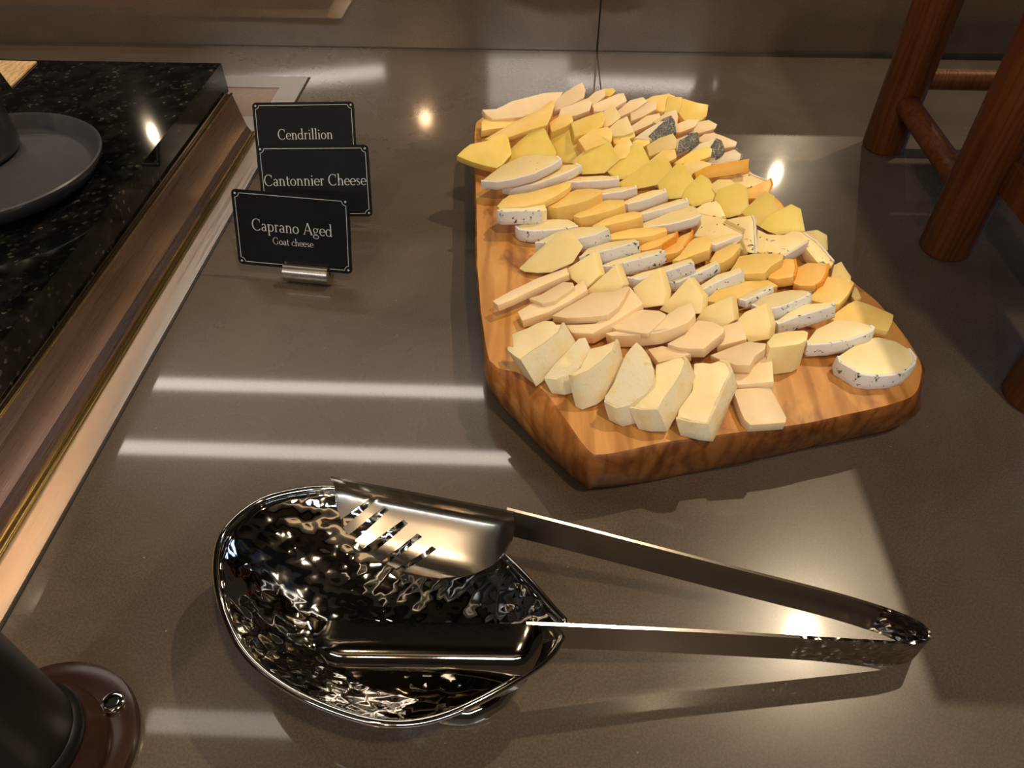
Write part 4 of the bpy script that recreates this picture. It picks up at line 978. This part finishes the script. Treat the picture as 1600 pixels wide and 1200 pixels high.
for k in range(1, NR + 1):
    s = k / NR
    inner.append([bm.verts.new((p.x * s, p.y * s, bowl_z(s))) for p in rim])
    outer.append([bm.verts.new((p.x * (s + 0.012), p.y * (s + 0.012), bowl_z(s) - 0.0016)) for p in rim])
L2 = len(rim)
for ring, c_, fl in ((inner, cv, 1), (outer, ov, 0)):
    for i in range(L2):
        bm.faces.new((c_, ring[0][i], ring[0][(i + 1) % L2]))
        for a, b in zip(ring, ring[1:]): bm.faces.new((a[i], b[i], b[(i + 1) % L2], a[(i + 1) % L2]))
for i in range(L2): bm.faces.new((inner[-1][i], outer[-1][i], outer[-1][(i + 1) % L2], inner[-1][(i + 1) % L2]))
bm_obj('dish', bm, M['hammered'], sr, smooth=True)
bm = bmesh.new(); tube(bm, [p * 1.008 + Vector((0, 0, 0.0)) for p in rim], 0.0017, 10, True)
bm_obj('rolled_rim', bm, M['chrome'], sr, smooth=True)
bm = bmesh.new(); lathe(bm, [(0.0, 0.0004), (0.027, 0.0004), (0.0285, 0.0012), (0.0285, 0.003), (0.026, 0.0055), (0.0235, 0.0082), (0.020, 0.0088), (0.0, 0.0085)], 64, 0.037, -0.007)
bm_obj('foot_ring', bm, M['hammered'], sr, smooth=True)

# ------------------------------------------------------------------ serving tongs
tg = empty('serving_tongs', (0.04, 0.17, 0)); T0 = Vector((0.04, 0.17, 0))
tag(tg, 'steel serving tongs with a slotted head and a solid spoon head', 'tongs')
path = [(-0.0100, 0.1917, 0.0509), (0.0207, 0.1880, 0.0447), (0.0492, 0.1844, 0.0388), (0.0922, 0.1789, 0.0300), (0.1355, 0.1735, 0.0212), (0.1584, 0.1695, 0.0165), (0.1700, 0.1665, 0.0140),
        (0.1758, 0.1632, 0.0127), (0.1772, 0.1602, 0.0122), (0.1750, 0.1574, 0.0122), (0.1690, 0.1556, 0.0130), (0.1580, 0.1542, 0.0150), (0.1160, 0.1514, 0.0221), (0.0739, 0.1487, 0.0294), (0.0333, 0.1453, 0.0367), (0.0000, 0.1425, 0.0425)]
cl = catmull([Vector(p) - T0 for p in path], 5, False)
def strap(pts, name, mat, hw=0.0098, th=0.0007):
    bm = bmesh.new(); prev = None; m = len(pts)
    for i, p in enumerate(pts):
        d = (pts[min(i + 1, m - 1)] - pts[max(i - 1, 0)]); d.z = 0; d.normalize()
        s = Vector((-d.y, d.x, 0)) * th; u = Vector((0, 0, hw))
        q = [bm.verts.new(p + s + u), bm.verts.new(p - s + u), bm.verts.new(p - s - u), bm.verts.new(p + s - u)]
        if prev:
            for k in range(4): bm.faces.new((prev[k], prev[(k + 1) % 4], q[(k + 1) % 4], q[k]))
        else: bm.faces.new(q)
        prev = q
    bm.faces.new(prev[::-1]); bevel(bm, 0.0003, 1, 60)
    return bm_obj(name, bm, mat, tg, smooth=True, sharp=40)
n1 = 5 * 5; n2 = 5 * 12
strap(cl[:n1 + 1], 'arm', M['tong_steel']); strap(cl[n1:n2 + 1], 'spring_bend', M['tong_hammered']); strap(cl[n2:], 'arm', M['tong_steel'])
def head(name, outline, mat, fn, cuts=26):
    """outline: world points in the head's mean plane, densified, then dished by fn(u, v) along the plane normal"""
    pts = [Vector(p) for p in outline]
    o = pts[0]; ux = (pts[1] - pts[0]).normalized()
    nrm = Vector()
    cen = sum(pts, Vector()) / len(pts)
    for i in range(len(pts)): nrm += (pts[i] - cen).cross(pts[(i + 1) % len(pts)] - cen)
    nrm.normalize()
    if nrm.z < 0: nrm = -nrm
    vy = nrm.cross(ux)
    if vy.dot(cen - o) < 0: vy = -vy
    loc = [((p - o).dot(ux), (p - o).dot(vy)) for p in pts]
    x0, x1 = min(a for a, _ in loc), max(a for a, _ in loc); y0, y1 = min(b for _, b in loc), max(b for _, b in loc)
    bm = bmesh.new(); bm.faces.new([bm.verts.new((a, b, 0)) for a, b in loc])
    for k in range(1, cuts):
        bmesh.ops.bisect_plane(bm, geom=bm.verts[:] + bm.edges[:] + bm.faces[:], plane_co=(x0 + (x1 - x0) * k / cuts, 0, 0), plane_no=(1, 0, 0))
    for k in range(1, cuts // 2):
        bmesh.ops.bisect_plane(bm, geom=bm.verts[:] + bm.edges[:] + bm.faces[:], plane_co=(0, y0 + (y1 - y0) * k / (cuts // 2), 0), plane_no=(0, 1, 0))
    for v in bm.verts:
        u_, v_ = (v.co.x - x0) / (x1 - x0), (v.co.y - y0) / (y1 - y0)
        v.co = o + ux * v.co.x + vy * v.co.y + nrm * fn(u_, v_) - T0
    bmesh.ops.recalc_face_normals(bm, faces=bm.faces)
    geom = bmesh.ops.solidify(bm, geom=bm.faces[:], thickness=0.0011)
    return bm_obj(name, bm, mat, tg, smooth=True, sharp=45)
def slot_fn(u, v):
    edge = max(0, 1 - ((u - 0.5) / 0.5) ** 4) * max(0, 1 - ((v - 0.5) / 0.5) ** 4)
    lip = 0.004 * max(0.0, 1 - v / 0.10)
    return -0.0075 * edge ** 0.6 + lip
head('slotted_head', [
    (-0.0895, 0.2062, 0.0605), (-0.0481, 0.1985, 0.0605), (-0.0063, 0.1906, 0.0603), (-0.0058, 0.1870, 0.0579), (-0.0072, 0.1803, 0.0530), (-0.0112, 0.1752, 0.0490), (-0.0166, 0.1714, 0.0456), (-0.0235, 0.1689, 0.0429), (-0.0313, 0.1678, 0.0411), (-0.0389, 0.1673, 0.0398), (-0.0475, 0.1686, 0.0396), (-0.0554, 0.1702, 0.0397), (-0.0419, 0.1781, 0.0470), (-0.0440, 0.1793, 0.0476), (-0.0586, 0.1712, 0.0400), (-0.0637, 0.1731, 0.0407), (-0.0488, 0.1829, 0.0494), (-0.0512, 0.1841, 0.0500), (-0.0669, 0.1741, 0.0409), (-0.0715, 0.1770, 0.0423), (-0.0555, 0.1879, 0.0521), (-0.0579, 0.1894, 0.0528), (-0.0758, 0.1794, 0.0435), (-0.0796, 0.1825, 0.0451), (-0.0647, 0.1933, 0.0547), (-0.0671, 0.1948, 0.0554), (-0.0828, 0.1846, 0.0463), (-0.0854, 0.1875, 0.0479), (-0.0703, 0.1975, 0.0569), (-0.0728, 0.1987, 0.0574), (-0.0866, 0.1903, 0.0498), (-0.0888, 0.1955, 0.0531)
], M['satin'], slot_fn)
def spoon_fn(u, v):
    e_ = min(1.0, u / 0.16, (1 - u) / 0.10)
    b_ = v / 0.28 if v < 0.28 else 1 - 0.9 * ((v - 0.28) / 0.72) ** 2.2
    return 0.0085 * b_ * (e_ * (2 - e_))
head('spoon_head', [
    (-0.0887, 0.1414, 0.0495), (-0.0470, 0.1420, 0.0504), (0.0051, 0.1426, 0.0512), (0.0063, 0.1388, 0.0458), (0.0044, 0.1348, 0.0399), (-0.0013, 0.1298, 0.0327), (-0.0090, 0.1264, 0.0277), (-0.0181, 0.1242, 0.0245), (-0.0286, 0.1233, 0.0232), (-0.0392, 0.1235, 0.0235), (-0.0497, 0.1249, 0.0255), (-0.0603, 0.1272, 0.0289), (-0.0708, 0.1306, 0.0338), (-0.0798, 0.1349, 0.0400), (-0.0862, 0.1386, 0.0454)
], M['spoon_steel'], spoon_fn)

# ------------------------------------------------------------------ lamp stand foot at the near corner
M['brown_metal'] = plain('dark_brown_enamel', (0.034, 0.015, 0.011), 0.22)
M['black_metal'] = plain('black_enamel', (0.006, 0.005, 0.005), 0.35)
ls = empty('lamp_stand', (-0.2005, 0.1012, 0)); tag(ls, 'dark lamp stand pole on a round brown flange with a chrome bolt', 'lamp stand')
bm = bmesh.new(); lathe(bm, [(0, 0), (0.0385, 0), (0.0392, 0.002), (0.0386, 0.0058), (0.036, 0.0068), (0.030, 0.0072), (0, 0.0072)], 96)
bm_obj('flange', bm, M['brown_metal'], ls, smooth=True, sharp=50)
bm = bmesh.new(); lathe(bm, [(0.0, 0.0070), (0.0292, 0.0070), (0.0288, 0.0130), (0.0275, 0.0145), (0.0250, 0.0200), (0.0, 0.0200)], 64, 0.0015, -0.003)
bm_obj('collar', bm, M['brown_metal'], ls, smooth=True, sharp=50)
bm = bmesh.new(); lathe(bm, [(0.0, 0.0195), (0.0215, 0.0195), (0.0245, 0.0215), (0.0250, 0.0240), (0.0245, 0.0265), (0.0225, 0.0280), (0.0225, 0.55), (0.0, 0.55)], 64, 0.0015, -0.003)
bm_obj('pole', bm, M['black_metal'], ls, smooth=True, sharp=50)
bm = bmesh.new(); lathe(bm, [(0, 0.0), (0.0048, 0.0), (0.0050, 0.0008), (0.0046, 0.0024), (0.0034, 0.0031), (0.0026, 0.0031), (0.0024, 0.0014), (0, 0.0014)], 32)
bo = bm_obj('bolt', bm, M['chrome'], ls, smooth=True, sharp=35); bo.location = (0.0248, 0.0200, 0.0074)
bm = bmesh.new(); bmesh.ops.create_cone(bm, cap_ends=True, segments=6, radius1=0.0021, radius2=0.0021, depth=0.0012)
so = bm_obj('socket', bm, M['black_metal'], bo); so.location = (0, 0, 0.0019)

# ------------------------------------------------------------------ reddish wooden stand on the far side
sd = empty('wooden_stand', (0.45, 0.49, 0)); S0 = Vector((0.45, 0.49, 0))
tag(sd, 'reddish-brown wooden stand with round legs and rungs beside the cheese board', 'stand')
def rod(name, a, b, r, n=28, bev=0.0025):
    bm = bmesh.new(); a = Vector(a) - S0; b = Vector(b) - S0
    d = (b - a).normalized()
    tube(bm, [a, a + d * bev, b - d * bev, b], [r - bev * 0.6, r, r, r - bev * 0.6], n)
    return bm_obj(name, bm, M['stool'], sd, smooth=True, sharp=50)
for (x, y) in ((0.316, 0.652), (0.312, 0.489), (0.308, 0.330), (0.60, 0.652), (0.60, 0.489), (0.60, 0.330)):
    rod('leg', (x, y, 0.0005), (x, y, 0.285), 0.0185)
rod('rung', (0.316, 0.640, 0.047), (0.312, 0.500, 0.047), 0.0092)
rod('rung', (0.325, 0.655, 0.062), (0.592, 0.655, 0.062), 0.0085)
boxobj('rail', (0.318 - 0.45, 0.330 - 0.45, 0.330 - 0.49, 0.480 - 0.49, 0.060, 0.082), M['stool'], sd, 0.0012)
boxobj('top_plank', (0.29 - 0.45, 0.63 - 0.45, 0.300 - 0.49, 0.69 - 0.49, 0.285, 0.300), M['stool'], sd, 0.002)
